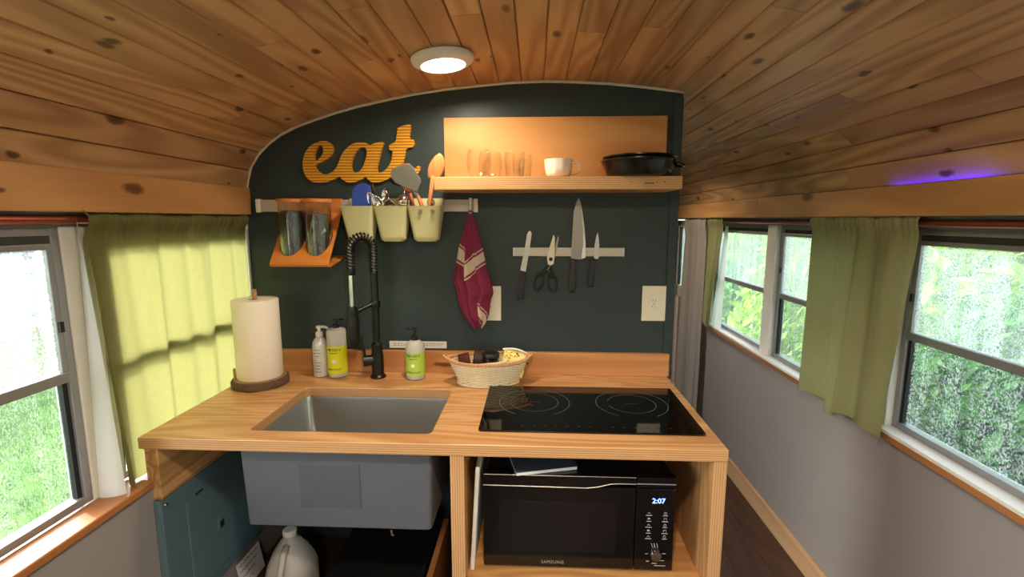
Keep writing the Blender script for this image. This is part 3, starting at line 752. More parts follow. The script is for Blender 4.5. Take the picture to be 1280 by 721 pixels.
# the handle strip along the top, with its swooping lower lip
lip = [(mx0, mz1 - .032), (.150, mz1 - .034), (.180, mz1 - .030), (.215, mz1 - .021), (.240, mz1 - .019), (.286, mz1 - .019)]
hp = lip + [(.286, mz1), (mx0, mz1)]
P(MB().prism(hp, 'y', my - .004, my + .026), 'door_handle', M['mwblack'], mdoor, bevel=.001)
P(MB().box(.2885, mx1, my - .003, my + .026, mz1 - .030, mz1), 'top_strip', M['mwblack'], mw, bevel=.001)
P(MB().tube([(x, my - .0045, z) for x, z in lip], .0013, 6), 'trim_and_glint_line', M['silver'], mw)
P(MB().tube([(.2885, my - .004, mz1 - .018), (mx1 - .002, my - .004, mz1 - .018)], .0013, 6), 'trim_and_glint_line', M['silver'], mw)
P(MB().tube([(mx0 + .002, my - .0035, mz1 - .0005), (.285, my - .0035, mz1 - .0005)], .0008, 6), 'trim_and_glint_line', M['silver'], mw)  # silver line drawn as the highlight along the top front edge
P(MB().box(-.095, .235, my - .0006, my + .002, .545, .695), 'door_window', M['mwwindow'], mdoor, bevel=.0005)
P(front_text('SAMSUNG', .0135, .058, my - .0008, .510, spacing=1.08), 'brand_lettering', M['silver'], mdoor)
P(front_text('2:07', .021, .350, my - .0008, .706), 'clock_digits', M['digits'], mpan)
for r_, zz in enumerate((.668, .650, .632, .614, .597)):
    for c_, xx in enumerate((.325, .370)):
        ic = MB()
        kind = (r_ * 2 + c_) % 4
        yy = my - .0010
        if kind == 0:
            ic.tube([(xx - .004, yy, zz), (xx, yy, zz + .004), (xx + .004, yy, zz)], .0006, 4)
        elif kind == 1:
            ic.tube([(xx + .0035 * cos(q * .785), yy, zz + .002 + .0035 * sin(q * .785)) for q in range(8)], .0006, 4, closed=True)
        elif kind == 2:
            ic.box(xx - .004, xx + .004, yy - .0002, yy + .0006, zz + .001, zz + .0024); ic.box(xx - .003, xx + .003, yy - .0002, yy + .0006, zz + .004, zz + .005)
        else:
            ic.tube([(xx - .0035, yy, zz - .001), (xx - .0035, yy, zz + .005), (xx + .0035, yy, zz + .005), (xx + .0035, yy, zz - .001)], .0006, 4)
        hw = .0085 - .002 * ((r_ + c_) % 2)
        ic.box(xx - hw, xx + hw, my - .0008, my + .0004, zz - .0062, zz - .0046)
        P(ic, 'key_icon', M['whiteprint'], mpan)
kb = P(MB().loft([[(.347 + r * cos(2 * pi * i / 28), my - d, .545 + r * sin(2 * pi * i / 28)) for i in range(28)] for r, d in ((.0150, -.001), (.0150, .010), (.0138, .013), (.0005, .0135))], True, True, False), 'dial_knob', M['chrome'], mpan, smooth=40)
for a in (.338, .345, .353): P(MB().tube([(a, my - .001, .566), (a - .003, my - .001, .578)], .0008, 4), 'dial_mark', M['whiteprint'], mpan)
for (a, b, z) in ((.322, .330, .522), (.338, .352, .516), (.342, .372, .525), (.345, .376, .509), (.318, .326, .545), (.366, .376, .547)):
    P(MB().box(a, b, my - .0008, my + .0004, z - .0008, z + .0008), 'key_print', M['whiteprint'], mpan)
for a in (mx0 + .04, mx1 - .04):
    for b in (1.31, 1.62): P(MB().lathe([(.012, 0), (.012, .0115)], (a, b, .487), 14), 'foot', M['black'], mw)

# booklet on the microwave and white board beside it
M['coverpaper'] = plain('booklet_cover', '#3d4a57', 0.35, vary=0.5, nscale=25)
M['paper'] = plain('white_paper', '#dfe0e0', 0.7, vary=0.03)
bk = T('booklet', (.02, 1.32, mz1), 'thin booklet lying on top of the black microwave', 'booklet')
Rb = Matrix.Translation((.02, 1.335, mz1)) @ Matrix.Rotation(radians(14), 4, 'Z')
P(MB().box(-.085, .09, -.075, .12, .0006, .010).xform(Rb), 'pages', M['paper'], bk)
P(MB().box(-.087, .092, -.077, .122, .010, .0115).xform(Rb), 'cover', M['coverpaper'], bk)
wb = MB().box(-.006, .006, 1.236, 1.55, 0, .315)
wb.xform(Matrix.Translation((-.171, 0, .4875)) @ Matrix.Rotation(radians(3.4), 4, 'Y'))
S(wb, 'cutting_board', M['white'], 'white cutting board standing on edge between microwave and cabinet side', 'cutting board', bevel=.003)

# ------------------------------------------------------------------ under the sink
M['bluebox'] = plain('blue_grey_enamel', '#5b737d', 0.42, 0.1, vary=0.08, nscale=8)
eb = T('electrical_box', (-1.07, 1.47, .300), 'blue-grey metal electrical box on the wall under the counter brace', 'electrical box')
ex = -1.031
P(MB().box(-1.0518, ex - .004, 1.185, 1.765, .303, .704), 'housing', M['bluebox'], eb, bevel=.003)
P(MB().box(ex - .005, ex, 1.188, 1.762, .306, .702), 'cover', M['bluebox'], eb, bevel=.002)
edoor = P(MB().box(ex - .001, ex + .004, 1.275, 1.70, .340, .645), 'hinged_door', M['bluebox'], eb, bevel=.003)
P(MB().box(ex + .004, ex + .008, 1.395, 1.425, .465, .525), 'latch_plate', M['bluebox'], edoor, bevel=.002)
P(MB().box(ex + .008, ex + .012, 1.402, 1.418, .478, .500), 'latch', M['gasket'], edoor, bevel=.001)
P(MB().box(ex + .003, ex + .006, 1.315, 1.345, .6455, .6515), 'hinge_slot', M['gasket'], eb)
for yy, zz in ((1.205, .685), (1.745, .685), (1.205, .322), (1.745, .322)):
    P(MB().tube([(ex, yy, zz), (ex + .004, yy, zz)], [.006, .004], 10), 'screw', M['chrome'], eb, smooth=40)

M['shade_ply'] = wood('shade_toned_ply', '#2c221c', '#4a382c', 'x', 1.2, 9.0, 10, vary=0.05)  # ply toned dark to carry the shade under the sink
S(MB().box(-1.05, -.223, 1.225, 1.79, .150, .170), 'under_shelf', M['shade_ply'], 'board on the floor frame under the sink, coloured dark for the shade there', 'shelf')
for q, xx in enumerate((-1.02, -.27)):
    S(MB().box(xx - .02, xx + .02, 1.235, 1.785, ZF, .150), 'shelf_bearer', M['ply_x'], ['wooden bearer carrying the under-sink board at the wall', 'wooden bearer carrying the under-sink board at the cabinet'][q], 'bearer')
# sheet of paper leaning on the wall under the electrical box
pm = MB().box(0, .001, -.08, .06, 0, .105)
pm.xform(Matrix.Translation((-1.020, 1.56, .1705)) @ Matrix.Rotation(radians(-10), 4, 'Y'))
nt = T('note', (-1.020, 1.56, .1705), 'white sheet with handwriting leaning under the blue-grey box', 'paper')
P(pm, 'sheet', M['paper'], nt)
M['ink'] = plain('ink', '#33405a', 0.6, vary=0.1)
ink = MB()
for k in range(4):
    z0 = .092 - .022 * k
    ink.tube([(.0016, -.07 + .006 * i, z0 + .004 * sin(i * 2.3 + k)) for i in range(20 - 3 * k)], .0008, 4)
ink.xform(Matrix.Translation((-1.020, 1.56, .1705)) @ Matrix.Rotation(radians(-10), 4, 'Y'))
P(ink, 'handwriting', M['ink'], nt)

# water jug
def milky(name, col, tr=.5):
    t = NT(name); v = t.coords(); n = t.noise(v, 12, 2)
    c = t.mix(n, lin(col), lin(tuple(min(1, x * 1.06) for x in [int(col[i:i + 2], 16) / 255 for i in (1, 3, 5)])))
    a = t.bsdf(c, .35); b = t.node('BsdfTranslucent'); t.l.new(c, b.inputs[0]); m = t.node('MixShader'); m.inputs[0].default_value = tr
    t.l.new(a, m.inputs[1]); t.l.new(b.outputs[0], m.inputs[2]); return t.done(m.outputs[0])
M['milk'] = milky('milky_plastic', '#c9c6bf', .35)
jx, jy, jz = -.815, 1.445, .1703
jg = T('water_jug', (jx, jy, jz), 'milky plastic gallon jug with handle standing under the sink', 'jug')
def sq(r, z, p=3.2, n=36):
    out = []
    for i in range(n):
        q = 2 * pi * i / n; c, s_ = cos(q), sin(q); k = (abs(c) ** p + abs(s_) ** p) ** (-1 / p)
        out.append((jx + r * k * c, jy + r * k * s_, jz + z))
    return out
P(MB().loft([sq(.066, 0), sq(.074, .008), sq(.075, .03), sq(.075, .135), sq(.071, .165, 2.6), sq(.055, .205, 2.2), sq(.034, .238, 2), sq(.021, .252, 2), sq(.0195, .265, 2)]), 'bottle', M['milk'], jg, smooth=50)
P(MB().tube([(jx + .004, jy - .030, jz + .240), (jx + .004, jy - .056, jz + .222), (jx + .004, jy - .083, jz + .175), (jx + .004, jy - .082, jz + .130), (jx + .004, jy - .070, jz + .118)], .011, 10), 'handle', M['milk'], jg, smooth=True)
P(MB().lathe([(.0215, 0), (.0225, .002), (.0225, .016), (.019, .019)], (jx, jy, jz + .262), 22), 'cap', M['white'], jg, smooth=40)

# black storage crate under the sink
S(MB().box(-.668, -.352, 1.29, 1.74, .1705, .345), 'storage_box', M['black'], 'black plastic storage box under the sink beside the jug', 'box', bevel=.010)
S(MB().box(-.342, -.322, 1.30, 1.70, .1705, .335), 'timber_offcut', M['sillwood'], 'upright timber offcut between black box and cabinet side', 'board', bevel=.002)
S(MB().box(-.315, -.262, 1.36, 1.43, .1705, .262), 'wood_block', M['fir_brace'], 'small wooden block beside the cabinet side under the sink', 'wood block', bevel=.003)

# ------------------------------------------------------------------ wall shelf and what stands on it
sh = T('wall_shelf', (.07, 1.70, 1.576), 'plywood wall shelf with tall back panel holding glasses, cup and pans', 'shelf')
P(MB().box(-.329, .468, 1.785, 1.7995, 1.576, 1.842), 'back_panel', M['ply_back'], sh, bevel=.0015)
P(MB().box(-.331, .475, 1.600, 1.785, 1.576, 1.618), 'shelf_board', M['ply_z'], sh, bevel=.0015)
for a, b, c in ((.355, .385, 1.594), (.392, .396, 1.597), (.415, .423, 1.598), (.31, .314, 1.598)): P(MB().box(a, b, 1.5995, 1.604, c, c + .0025), 'edge_void', M['gasket'], sh)
ZS = 1.6182
M['glass'] = clear('clear_glass', (.993, .993, .99), .2)
def tumbler(x, y, label, prof_o, name='drinking_glass', flutes=0):
    t = T(name, (x, y, ZS), label, 'glass')
    th = .0022
    m = MB(); m.lathe(prof_o, (x, y, ZS), 36, cap1=False)
    m.lathe([(max(r - th, .0005), max(z, .006)) for r, z in prof_o], (x, y, ZS), 36, cap1=False)
    P(m, 'bowl', M['glass'], t, smooth=50)
    r, z = prof_o[-1]
    P(MB().tube([(x + (r - th / 2) * cos(q * pi / 18), y + (r - th / 2) * sin(q * pi / 18), ZS + z) for q in range(36)], .0013, 6, closed=True), 'rim', M['glass'], t, smooth=True)
    if flutes:
        for k in range(flutes):
            q = 2 * pi * k / flutes
            P(MB().tube([(x + (r0 + .0004) * cos(q), y + (r0 + .0004) * sin(q), ZS + z0) for r0, z0 in prof_o[1:-1]], .0016, 5), 'flute', M['glass'], t, smooth=True)
stemless = [(.024, 0), (.029, .003), (.037, .018), (.042, .040), (.0425, .058), (.040, .078), (.036, .094)]
tumbler(-.190, 1.672, 'clear stemless wine glass at the front of the plywood shelf', stemless)
tumbler(-.158, 1.742, 'clear stemless wine glass behind another against the shelf back', stemless)
short = [(.029, 0), (.031, .003), (.032, .022), (.0335, .045), (.035, .062), (.034, .084)]
tumbler(-.068, 1.670, 'short fluted clear tumbler beside the white cup', short, flutes=12)
tumbler(-.045, 1.744, 'short fluted clear tumbler at the shelf back behind its twin', short, flutes=12)
M['china'] = plain('cream_china', '#efe8d6', 0.22, vary=0.02)
cp = T('cup', (.082, 1.665, ZS), 'small cream china cup with handle on the plywood shelf', 'cup')
cpx, cpy = .080, 1.665
fac = []
for r, z in ((.030, 0), (.0335, .002), (.041, .010), (.045, .028), (.0475, .060), (.0455, .060), (.043, .028), (.038, .012), (.0005, .009)):
    fac.append([(cpx + r * (1 + .012 * cos(10 * 2 * pi * i / 60)) * cos(2 * pi * i / 60), cpy + r * (1 + .012 * cos(10 * 2 * pi * i / 60)) * sin(2 * pi * i / 60), ZS + z) for i in range(60)])
P(MB().loft(fac, True, True, False), 'bowl', M['china'], cp, smooth=40)
P(MB().tube([(cpx + .0425 + .029 * sin(pi * k / 14) ** .8, cpy - .004, ZS + .032 + .019 * cos(pi * k / 14)) for k in range(15)], .0042, 10), 'handle', M['china'], cp, smooth=True)
M['castiron'] = plain('black_enamel_pan', '#0c0c0d', 0.25, 0.0, vary=0.03, nscale=6)
def pan(c, z, r, h, label, handle=True):
    t = T('frying_pan', (c[0], c[1], z), label, 'pan')
    b = r * .70
    P(MB().lathe([(b, 0), (b + .008, .0015), (b + .020, h * .16), (r - .012, h * .42), (r - .002, h * .74), (r, h * .88), (r + .0035, h * .93), (r + .0035, h), (r - .001, h), (r - .003, h * .86), (r - .006, h * .74), (r - .017, h * .42), (b + .016, h * .2), (b + .004, .006), (.0005, .0055)], (c[0], c[1], z), 64, cap1=False), 'pan_body', M['castiron'], t, smooth=50)
    q = radians(-12)
    def pt(a, rr, zz): return (c[0] + rr * cos(a), c[1] + rr * sin(a), z + zz)
    if handle:
        P(MB().tube([pt(q - .22, r - .002, h * .72), pt(q - .17, r + .020, h * .66), pt(q, r + .026, h * .64), pt(q + .17, r + .020, h * .66), pt(q + .22, r - .002, h * .72)], .0055, 10), 'loop_handle', M['castiron'], t, smooth=True)
pan((.345, 1.661), ZS, .120, .055, 'black enamel pan with loop handle at the end of the plywood shelf')
pan((.347, 1.662), ZS + .0105, .1175, .056, 'black pan nested inside a wider-handled black pan on the shelf', False)

# ------------------------------------------------------------------ EAT sign
out_px = [(145,430),(148,380),(168,310),(210,250),(270,210),(330,190),(385,190),(425,215),(443,255),(435,300),(400,345),(340,380),(265,410),(262,430),(285,475),(330,500),(380,500),(430,475),(465,435),(490,385),(510,330),(550,275),(610,225),(670,203),(740,205),(785,235),(830,212),(912,198),(912,225),(890,275),(870,350),(848,430),(843,475),(860,492),(900,480),(945,440),(975,390),(990,330),(995,280),(963,280),(965,230),(1025,205),(1040,120),(1050,68),(1165,40),(1170,75),(1150,180),(1200,185),(1195,250),(1120,262),(1105,340),(1090,400),(1087,440),(1105,468),(1150,470),(1200,445),(1235,425),(1250,450),(1225,500),(1150,560),(1060,580),(1000,560),(970,530),(920,560),(850,580),(790,580),(750,550),(738,520),(700,550),(640,575),(560,580),(510,550),(485,515),(450,545),(370,575),(240,580),(180,540),(152,480)]
holes_px = [[(258,360),(265,300),(290,250),(320,230),(345,240),(350,280),(335,320),(300,360),(268,378)], [(600,430),(610,370),(650,290),(700,250),(740,250),(758,290),(745,350),(715,430),(680,475),(640,490),(610,475)]]
def chaikin(p, it=1):
    for _ in range(it):
        o = []
        for i in range(len(p)):
            a, b = p[i], p[(i + 1) % len(p)]
            o += [(a[0] * .8 + b[0] * .2, a[1] * .8 + b[1] * .2), (a[0] * .2 + b[0] * .8, a[1] * .2 + b[1] * .8)]
        p = o
    return p
def sgn(p): return (-.859 + (p[0] - 145) * .0003995, 1.822 - (p[1] - 40) * .000384)
def outline_mesh(loops, y0, y1):
    bm = bmesh.new(); es = []
    for lp in loops:
        vs_ = [bm.verts.new((a, y0, b)) for a, b in lp]
        es += [bm.edges.new((vs_[i], vs_[(i + 1) % len(vs_)])) for i in range(len(vs_))]
    r = bmesh.ops.triangle_fill(bm, edges=es, use_beauty=True, normal=(0, -1, 0))
    faces = [g for g in r['geom'] if isinstance(g, bmesh.types.BMFace)]
    exx = bmesh.ops.extrude_face_region(bm, geom=faces)
    for g in exx['geom']:
        if isinstance(g, bmesh.types.BMVert): g.co.y = y1
    bm.verts.index_update()
    mb = MB().add([tuple(v.co) for v in bm.verts], [tuple(v.index for v in f.verts) for f in bm.faces]); bm.free(); return mb
def corrugated(name):
    t = NT(name); z = t.node_obj('z'); v = t.coords((1, 1, 1))
    n = t.noise(v, 25, 3)
    zz = t.math('ADD', z, t.math('MULTIPLY', n, .0012))
    w = t.math('MULTIPLY_ADD', t.math('SINE', t.math('MULTIPLY', zz, 2 * pi / .0105)), .5, .5)
    c = t.ramp(w, [(0.0, lin('#8a5410')), (0.35, lin('#d99a22')), (1.0, lin('#e9ab2c'))])
    c = t.mix(t.math('MULTIPLY', n, .35), c, lin('#c4861d'))
    return t.done(t.bsdf(c, .55, 0.0, t.bump(w, .6, .003)))
S(outline_mesh([[sgn(p) for p in chaikin(out_px)]] + [[sgn(p) for p in chaikin(h)] for h in holes_px], 1.786, 1.7995), 'wall_sign', corrugated('ochre_corrugated_metal'),
  'ochre corrugated metal sign spelling eat in script on the dark wall', 'sign', smooth=False)

# ------------------------------------------------------------------ rail with pots and canisters
rl = T('utensil_rail', (-.62, 1.79, 1.507), 'flat steel rail on the dark wall carrying pots, canisters and towel', 'rail')
P(MB().box(-1.036, -.216, 1.781, 1.787, 1.508, 1.552), 'bar', M['steel'], rl, bevel=.001)
for xx in (-1.036, -.216): P(MB().box(xx - .008, xx + .008, 1.776, 1.7995, 1.505, 1.555), 'end_cap', M['offwhite'], rl, bevel=.003)
M['potcream'] = plain('pale_yellow_plastic', '#cdcb9a', 0.4, vary=0.02)
def pot(x0, label):
    # x0 = left end at the rim
    w, wb = .121, .088; xa = x0 + w / 2
    t = T('utensil_pot', (xa, 1.72, 1.400), label, 'pot', 'pale plastic pots on the rail')
    def rr_(wx, y0, y1, r, z): return [(p[0], p[1], z) for p in rrect(xa - wx / 2, xa + wx / 2, y0, y1, r, 4)]
    P(MB().loft([rr_(wb - .02, 1.716, 1.757, .012, 1.4005), rr_(wb, 1.710, 1.762, .014, 1.408), rr_(wb + .004, 1.708, 1.763, .014, 1.42), rr_(w, 1.688, 1.775, .014, 1.523), rr_(w + .003, 1.686, 1.776, .014, 1.527),
                 rr_(w - .004, 1.690, 1.772, .012, 1.527), rr_(wb - .002, 1.711, 1.760, .012, 1.42), rr_(wb - .012, 1.716, 1.755, .01, 1.406)]), 'tub', M['potcream'], t, smooth=40)
    P(MB().prism([(1.776, 1.505), (1.776, 1.556), (1.790, 1.556), (1.790, 1.545), (1.7875, 1.545), (1.7875, 1.5535), (1.7785, 1.5535), (1.7785, 1.505)], 'x', xa - w / 2 + .006, xa + w / 2 - .006), 'hook_lip', M['potcream'], t)
    return xa
PX = [pot(-.690, 'pale yellow plastic pot holding the blue scraper'), pot(-.570, 'pale yellow plastic pot holding spoons and forks'), pot(-.449, 'pale yellow plastic pot holding the grey spatula')]

M['blue'] = plain('blue_plastic', '#2c47a0', 0.4, vary=0.04)
M['greysil'] = plain('grey_silicone', '#7f8178', 0.5, vary=0.04)
M['handlewood'] = wood('utensil_beech', '#b06a34', '#d6915a', 'z', 3.0, 60.0, 3, vary=0.1, rough=0.5)
M['redwood'] = wood('utensil_cherry', '#8e4526', '#bd6e48', 'z', 3.0, 60.0, 3, vary=0.1, rough=0.5)
def blade(poly, y0, y1): return MB().prism([(a, b) for a, b in poly], 'y', y0, y1)
# blue scraper
bs = T('scraper', (-.625, 1.725, 1.409), 'blue plastic scraper standing in a pale pot', 'scraper')
P(blade([(-.652, 1.425), (-.600, 1.425), (-.588, 1.50), (-.583, 1.57), (-.587, 1.598), (-.605, 1.608), (-.632, 1.604), (-.650, 1.588), (-.656, 1.555), (-.655, 1.50)], 1.722, 1.727), 'scraper_blade', M['blue'], bs, bevel=.002)
P(MB().box(-.640, -.612, 1.720, 1.729, 1.409, 1.43), 'grip', M['blue'], bs, bevel=.002)
# cutlery
def spoon(p0, p1, w, name, label, cat='spoon', mat='chrome', facing=-1, depth=.006, bowl_l=.055):
    """p0 handle foot, p1 bowl tip; rounded bowl at p1"""
    p0, p1 = Vector(p0), Vector(p1); d = (p1 - p0).normalized(); L = (p1 - p0).length
    side = d.cross(Vector((0, facing, 0))).normalized(); nrm = side.cross(d).normalized()
    t = T(name, p0, label, cat)
    neck = p0 + d * (L - bowl_l)
    P(MB().tube([p0, p0 + d * (L - bowl_l) * .6, neck], [.0042, .0032, .0028], 8, flat=.6), 'handle', M[mat], t, smooth=True)
    rings = []
    for k in range(9):
        f = k / 8; ww = w * max(sin(pi * (.08 + .92 * f) ** .8) ** .7, .08) if k < 8 else w * .12
        c = neck + d * bowl_l * f
        ring = []
        for i in range(9):
            q = -1 + 2 * i / 8; ring.append(c + side * ww * q + nrm * (depth * (q * q - 1) * sin(pi * min(max(f, .06), .97))))
        rings.append(ring)
    P(MB().loft(rings, closed=False), 'bowl', M[mat], t, smooth=True, solid=.0012, weld='open'); return t
spoon((-.520, 1.742, 1.412), (-.594, 1.716, 1.578), .017, 'table_spoon', 'steel spoon with its bowl up leaning in the middle pale pot', bowl_l=.06)
spoon((-.507, 1.730, 1.412), (-.568, 1.705, 1.566), .019, 'serving_spoon', 'wide steel serving spoon in the middle pale pot', bowl_l=.062, depth=.009)
spoon((-.520, 1.740, 1.412), (-.545, 1.745, 1.588), .016, 'table_spoon', 'steel spoon standing upright behind the wide serving spoon', bowl_l=.058)
spoon((-.500, 1.735, 1.412), (-.517, 1.700, 1.550), .022, 'measuring_spoon', 'short steel measuring spoon at the rim of the middle pale pot', bowl_l=.04, depth=.010)
fk = T('fork', (-.528, 1.745, 1.412), 'steel fork with tines up in the middle pale pot', 'fork')
P(MB().tube([(-.528, 1.745, 1.412), (-.582, 1.748, 1.545)], [.004, .003], 8, flat=.6), 'handle', M['chrome'], fk, smooth=True)
P(MB().prism([(-.590, 1.545), (-.574, 1.545), (-.577, 1.572), (-.601, 1.566)], 'y', 1.7465, 1.7495), 'fork_head', M['chrome'], fk)
for k in range(4): P(MB().tube([(-.5995 + .0073 * k, 1.748, 1.566 + .0015 * k), (-.6085 + .0075 * k, 1.748, 1.602 + .0015 * k)], [.0017, .0010], 6), 'tine', M['chrome'], fk)
# ladle ball between the pots and measuring cup
ld = T('ladle', (-.452, 1.745, 1.412), 'polished steel ladle with round bowl between two pale pots', 'ladle')
lc = Vector((-.464, 1.706, 1.545))
P(MB().lathe([(.0006, -.0225), (.010, -.020), (.018, -.012), (.0222, 0), (.020, .010), (.012, .018), (.0006, .0215)], lc, 26, cap0=False, cap1=False), 'bowl', M['chrome'], ld, smooth=True)
P(MB().tube([lc + Vector((0, .01, .01)), (-.462, 1.72, 1.58), (-.455, 1.745, 1.585)], .003, 8), 'neck', M['chrome'], ld, smooth=True)
P(MB().tube([(-.455, 1.745, 1.585), (-.445, 1.748, 1.50), (-.430, 1.745, 1.412)], .004, 8), 'handle', M['chrome'], ld, smooth=True)
# grey spatula
def tilt_blade(poly, p0, p1, yb, yt, th):
    """polygon in (x,z) whose depth follows a lean from yb at z0 to yt at z1"""
    z0, z1 = p0, p1
    def yy(z): return yb + (yt - yb) * (z - z0) / (z1 - z0)
    n = len(poly); m = MB()
    m.add([(a, yy(b) - th / 2, b) for a, b in poly] + [(a, yy(b) + th / 2, b) for a, b in poly], [tuple(range(n)), tuple(range(2 * n - 1, n - 1, -1))] + [(i, i + n, (i + 1) % n + n, (i + 1) % n) for i in range(n)])
    return m
sp = T('spatula', (-.375, 1.73, 1.412), 'grey silicone spatula with reddish wooden handle in the end pot', 'spatula')
P(tilt_blade([(-.497, 1.632), (-.490, 1.651), (-.455, 1.664), (-.424, 1.666), (-.414, 1.655), (-.394, 1.618), (-.394, 1.607), (-.412, 1.574), (-.438, 1.585), (-.486, 1.606)], 1.57, 1.67, 1.70, 1.66, .004), 'spatula_head', M['greysil'], sp, bevel=.0015)
P(MB().tube([(-.428, 1.702, 1.590), (-.410, 1.708, 1.556)], [.008, .007], 10), 'ferrule', M['greysil'], sp, smooth=True)
P(MB().tube([(-.412, 1.706, 1.562), (-.392, 1.716, 1.508), (-.368, 1.73, 1.412)], [.0065, .0075, .0075], 10), 'handle', M['redwood'], sp, smooth=True)
# reddish wooden turner behind it
wt = T('wooden_turner', (-.405, 1.75, 1.412), 'reddish wooden turner behind the grey spatula in the end pot', 'turner')
P(tilt_blade([(-.503, 1.625), (-.492, 1.655), (-.465, 1.672), (-.438, 1.674), (-.424, 1.655), (-.430, 1.60), (-.444, 1.575), (-.456, 1.576), (-.475, 1.598)], 1.55, 1.68, 1.742, 1.70, .006), 'turner_head', M['redwood'], wt, bevel=.002)
P(MB().tube([(-.450, 1.738, 1.582), (-.436, 1.745, 1.52), (-.415, 1.748, 1.412)], [.006, .007, .007], 10), 'handle', M['redwood'], wt, smooth=True)
# wooden spoon leaning to the shelf end
ws = T('wooden_spoon', (-.395, 1.715, 1.412), 'wooden spoon leaning from the end pot against the shelf end', 'spoon')
hp0, hp1 = Vector((-.400, 1.746, 1.412)), Vector((-.345, 1.656, 1.628))
P(MB().tube([hp0, (hp0 + hp1) / 2, hp1], [.0065, .0065, .0075], 10), 'handle', M['handlewood'], ws, smooth=True)
rg = []
for k in range(13):
    f = k / 12; zz = 1.615 + .085 * f; rx = .0275 * max(sin(pi * (.13 + .87 * f)) ** .6, .02); c = (-.345 + .025 * f, 1.660 - .01 * f)
    rg.append([(c[0] + rx * cos(2 * pi * i / 20), c[1] + .0065 * (rx / .0275) * sin(2 * pi * i / 20), zz) for i in range(20)])
P(MB().loft(rg), 'spoon_head', M['handlewood'], ws, smooth=True)
for k, (xx, zz) in enumerate(((-.400, 1.508), (-.356, 1.508))):
    P(MB().tube([(xx, 1.684, zz), (xx, 1.692, zz)], .007, 12), 'rivet', M['chrome'], [o for o in COL.objects if o.name.startswith('utensil_pot') and o.parent is None][-1], smooth=40)
spoon((-.360, 1.745, 1.412), (-.372, 1.725, 1.558), .015, 'tea_spoon', 'small steel spoon between spatula and wooden spoon handles', bowl_l=.032, depth=.008)

# canister holder of bent wood with two canisters
M['bentwood'] = wood('bent_orange_ply', '#b9682c', '#dd9148', 'x', 1.5, 12.0, 6, vary=0.04, rough=0.35, grain=0.35)
M['canglass'] = clear('canister_glass', (.98, .98, .96), 1.6)
hd = T('canister_holder', (-.82, 1.72, 1.313), 'bent orange plywood holder hooked on the rail with two clear canisters', 'holder')
def yincl(z): return 1.636 + (z - 1.318) * .74
prof_h = [(1.788, 1.338), (1.700, 1.319), (1.655, 1.313), (1.640, 1.315), (1.634, 1.322), (1.638, 1.331), (1.706, 1.420), (1.772, 1.505), (1.776, 1.556), (1.790, 1.556), (1.790, 1.545), (1.7875, 1.545), (1.7875, 1.5535), (1.7795, 1.5535), (1.777, 1.500), (1.712, 1.416), (1.647, 1.332), (1.643, 1.325), (1.648, 1.3195), (1.656, 1.319), (1.698, 1.325), (1.788, 1.344)]
plate = MB().prism(prof_h, 'x', -.926, -.716)
ho = P(plate, 'bent_sheet', M['bentwood'], hd, bevel=.0008)
JC = [(-.868, 1.700), (-.772, 1.700)]; JR = .0455
for cx, cy in JC:
    co = bpy.data.objects.new('cutter', MB().lathe([(JR + .001, 0), (JR + .001, .4)], (cx, cy, 1.331), 40).mesh('cutter', M['black'])); COL.objects.link(co)
    bo = ho.modifiers.new('bool', 'BOOLEAN'); bo.operation = 'DIFFERENCE'; bo.object = co; bo.solver = 'EXACT'
    dg = bpy.context.evaluated_depsgraph_get(); dg.update()
    nm = bpy.data.meshes.new_from_object(ho.evaluated_get(dg)); ho.modifiers.clear(); ho.data = nm
    bpy.data.objects.remove(co)
M['content'] = plain('dark_tea', '#2b2a20', 0.8, vary=0.6, nscale=160, bump=0.6)
M['lidwood'] = wood('lid_bamboo', '#b5652c', '#d98b48', 'x', 2.0, 40.0, 4, vary=0.05, rough=0.4)
M['foil'] = plain('foil_wrap', '#a9aa9a', 0.25, 0.8, vary=0.5, nscale=60)
for k, (cx, cy) in enumerate(JC):
    t = T('canister', (cx, cy, 1.331), ['clear canister of dark tea next to the wall end of the holder', 'clear canister of foil-wrapped sachets next to the pots'][k], 'canister')
    P(MB().lathe([(JR - .012, 0), (JR - .003, .003), (JR, .012), (JR, .207), (JR - .0022, .207), (JR - .0022, .012), (.0005, .004)], (cx, cy, 1.332), 40, cap1=False), 'glass_body', M['canglass'], t, smooth=40)
    P(MB().lathe([(JR + .003, 0), (JR + .003, .010), (JR, .012)], (cx, cy, 1.5395), 40), 'lid', M['lidwood'], t, smooth=40)
    if k == 0:
        P(MB().lathe([(JR - .008, .0), (JR - .0035, .006), (JR - .0035, .165), (JR - .010, .172), (.0005, .174)], (cx, cy, 1.338), 30, cap1=False), 'tea_leaves', M['content'], t, smooth=40)
    else:
        P(MB().lathe([(JR - .018, 0), (JR - .014, .006), (JR - .014, .16), (.0005, .165)], (cx, cy + .006, 1.338), 24, cap1=False), 'loose_tea', M['content'], t, smooth=40)
        rq = random.Random(5)
        for q in range(14):
            m = MB().box(-.016, .016, -.0025, .0025, -.011, .011)
            m.xform(Matrix.Translation((cx + rq.uniform(-.018, .018), cy - .014 + rq.uniform(-.006, .006), 1.354 + q * .0105)) @ Euler((rq.uniform(-.9, .9), rq.uniform(-.9, .9), rq.uniform(0, 3))).to_matrix().to_4x4())
            P(m, 'sachet', M['foil'] if q % 3 else M['content'], t, bevel=.001)

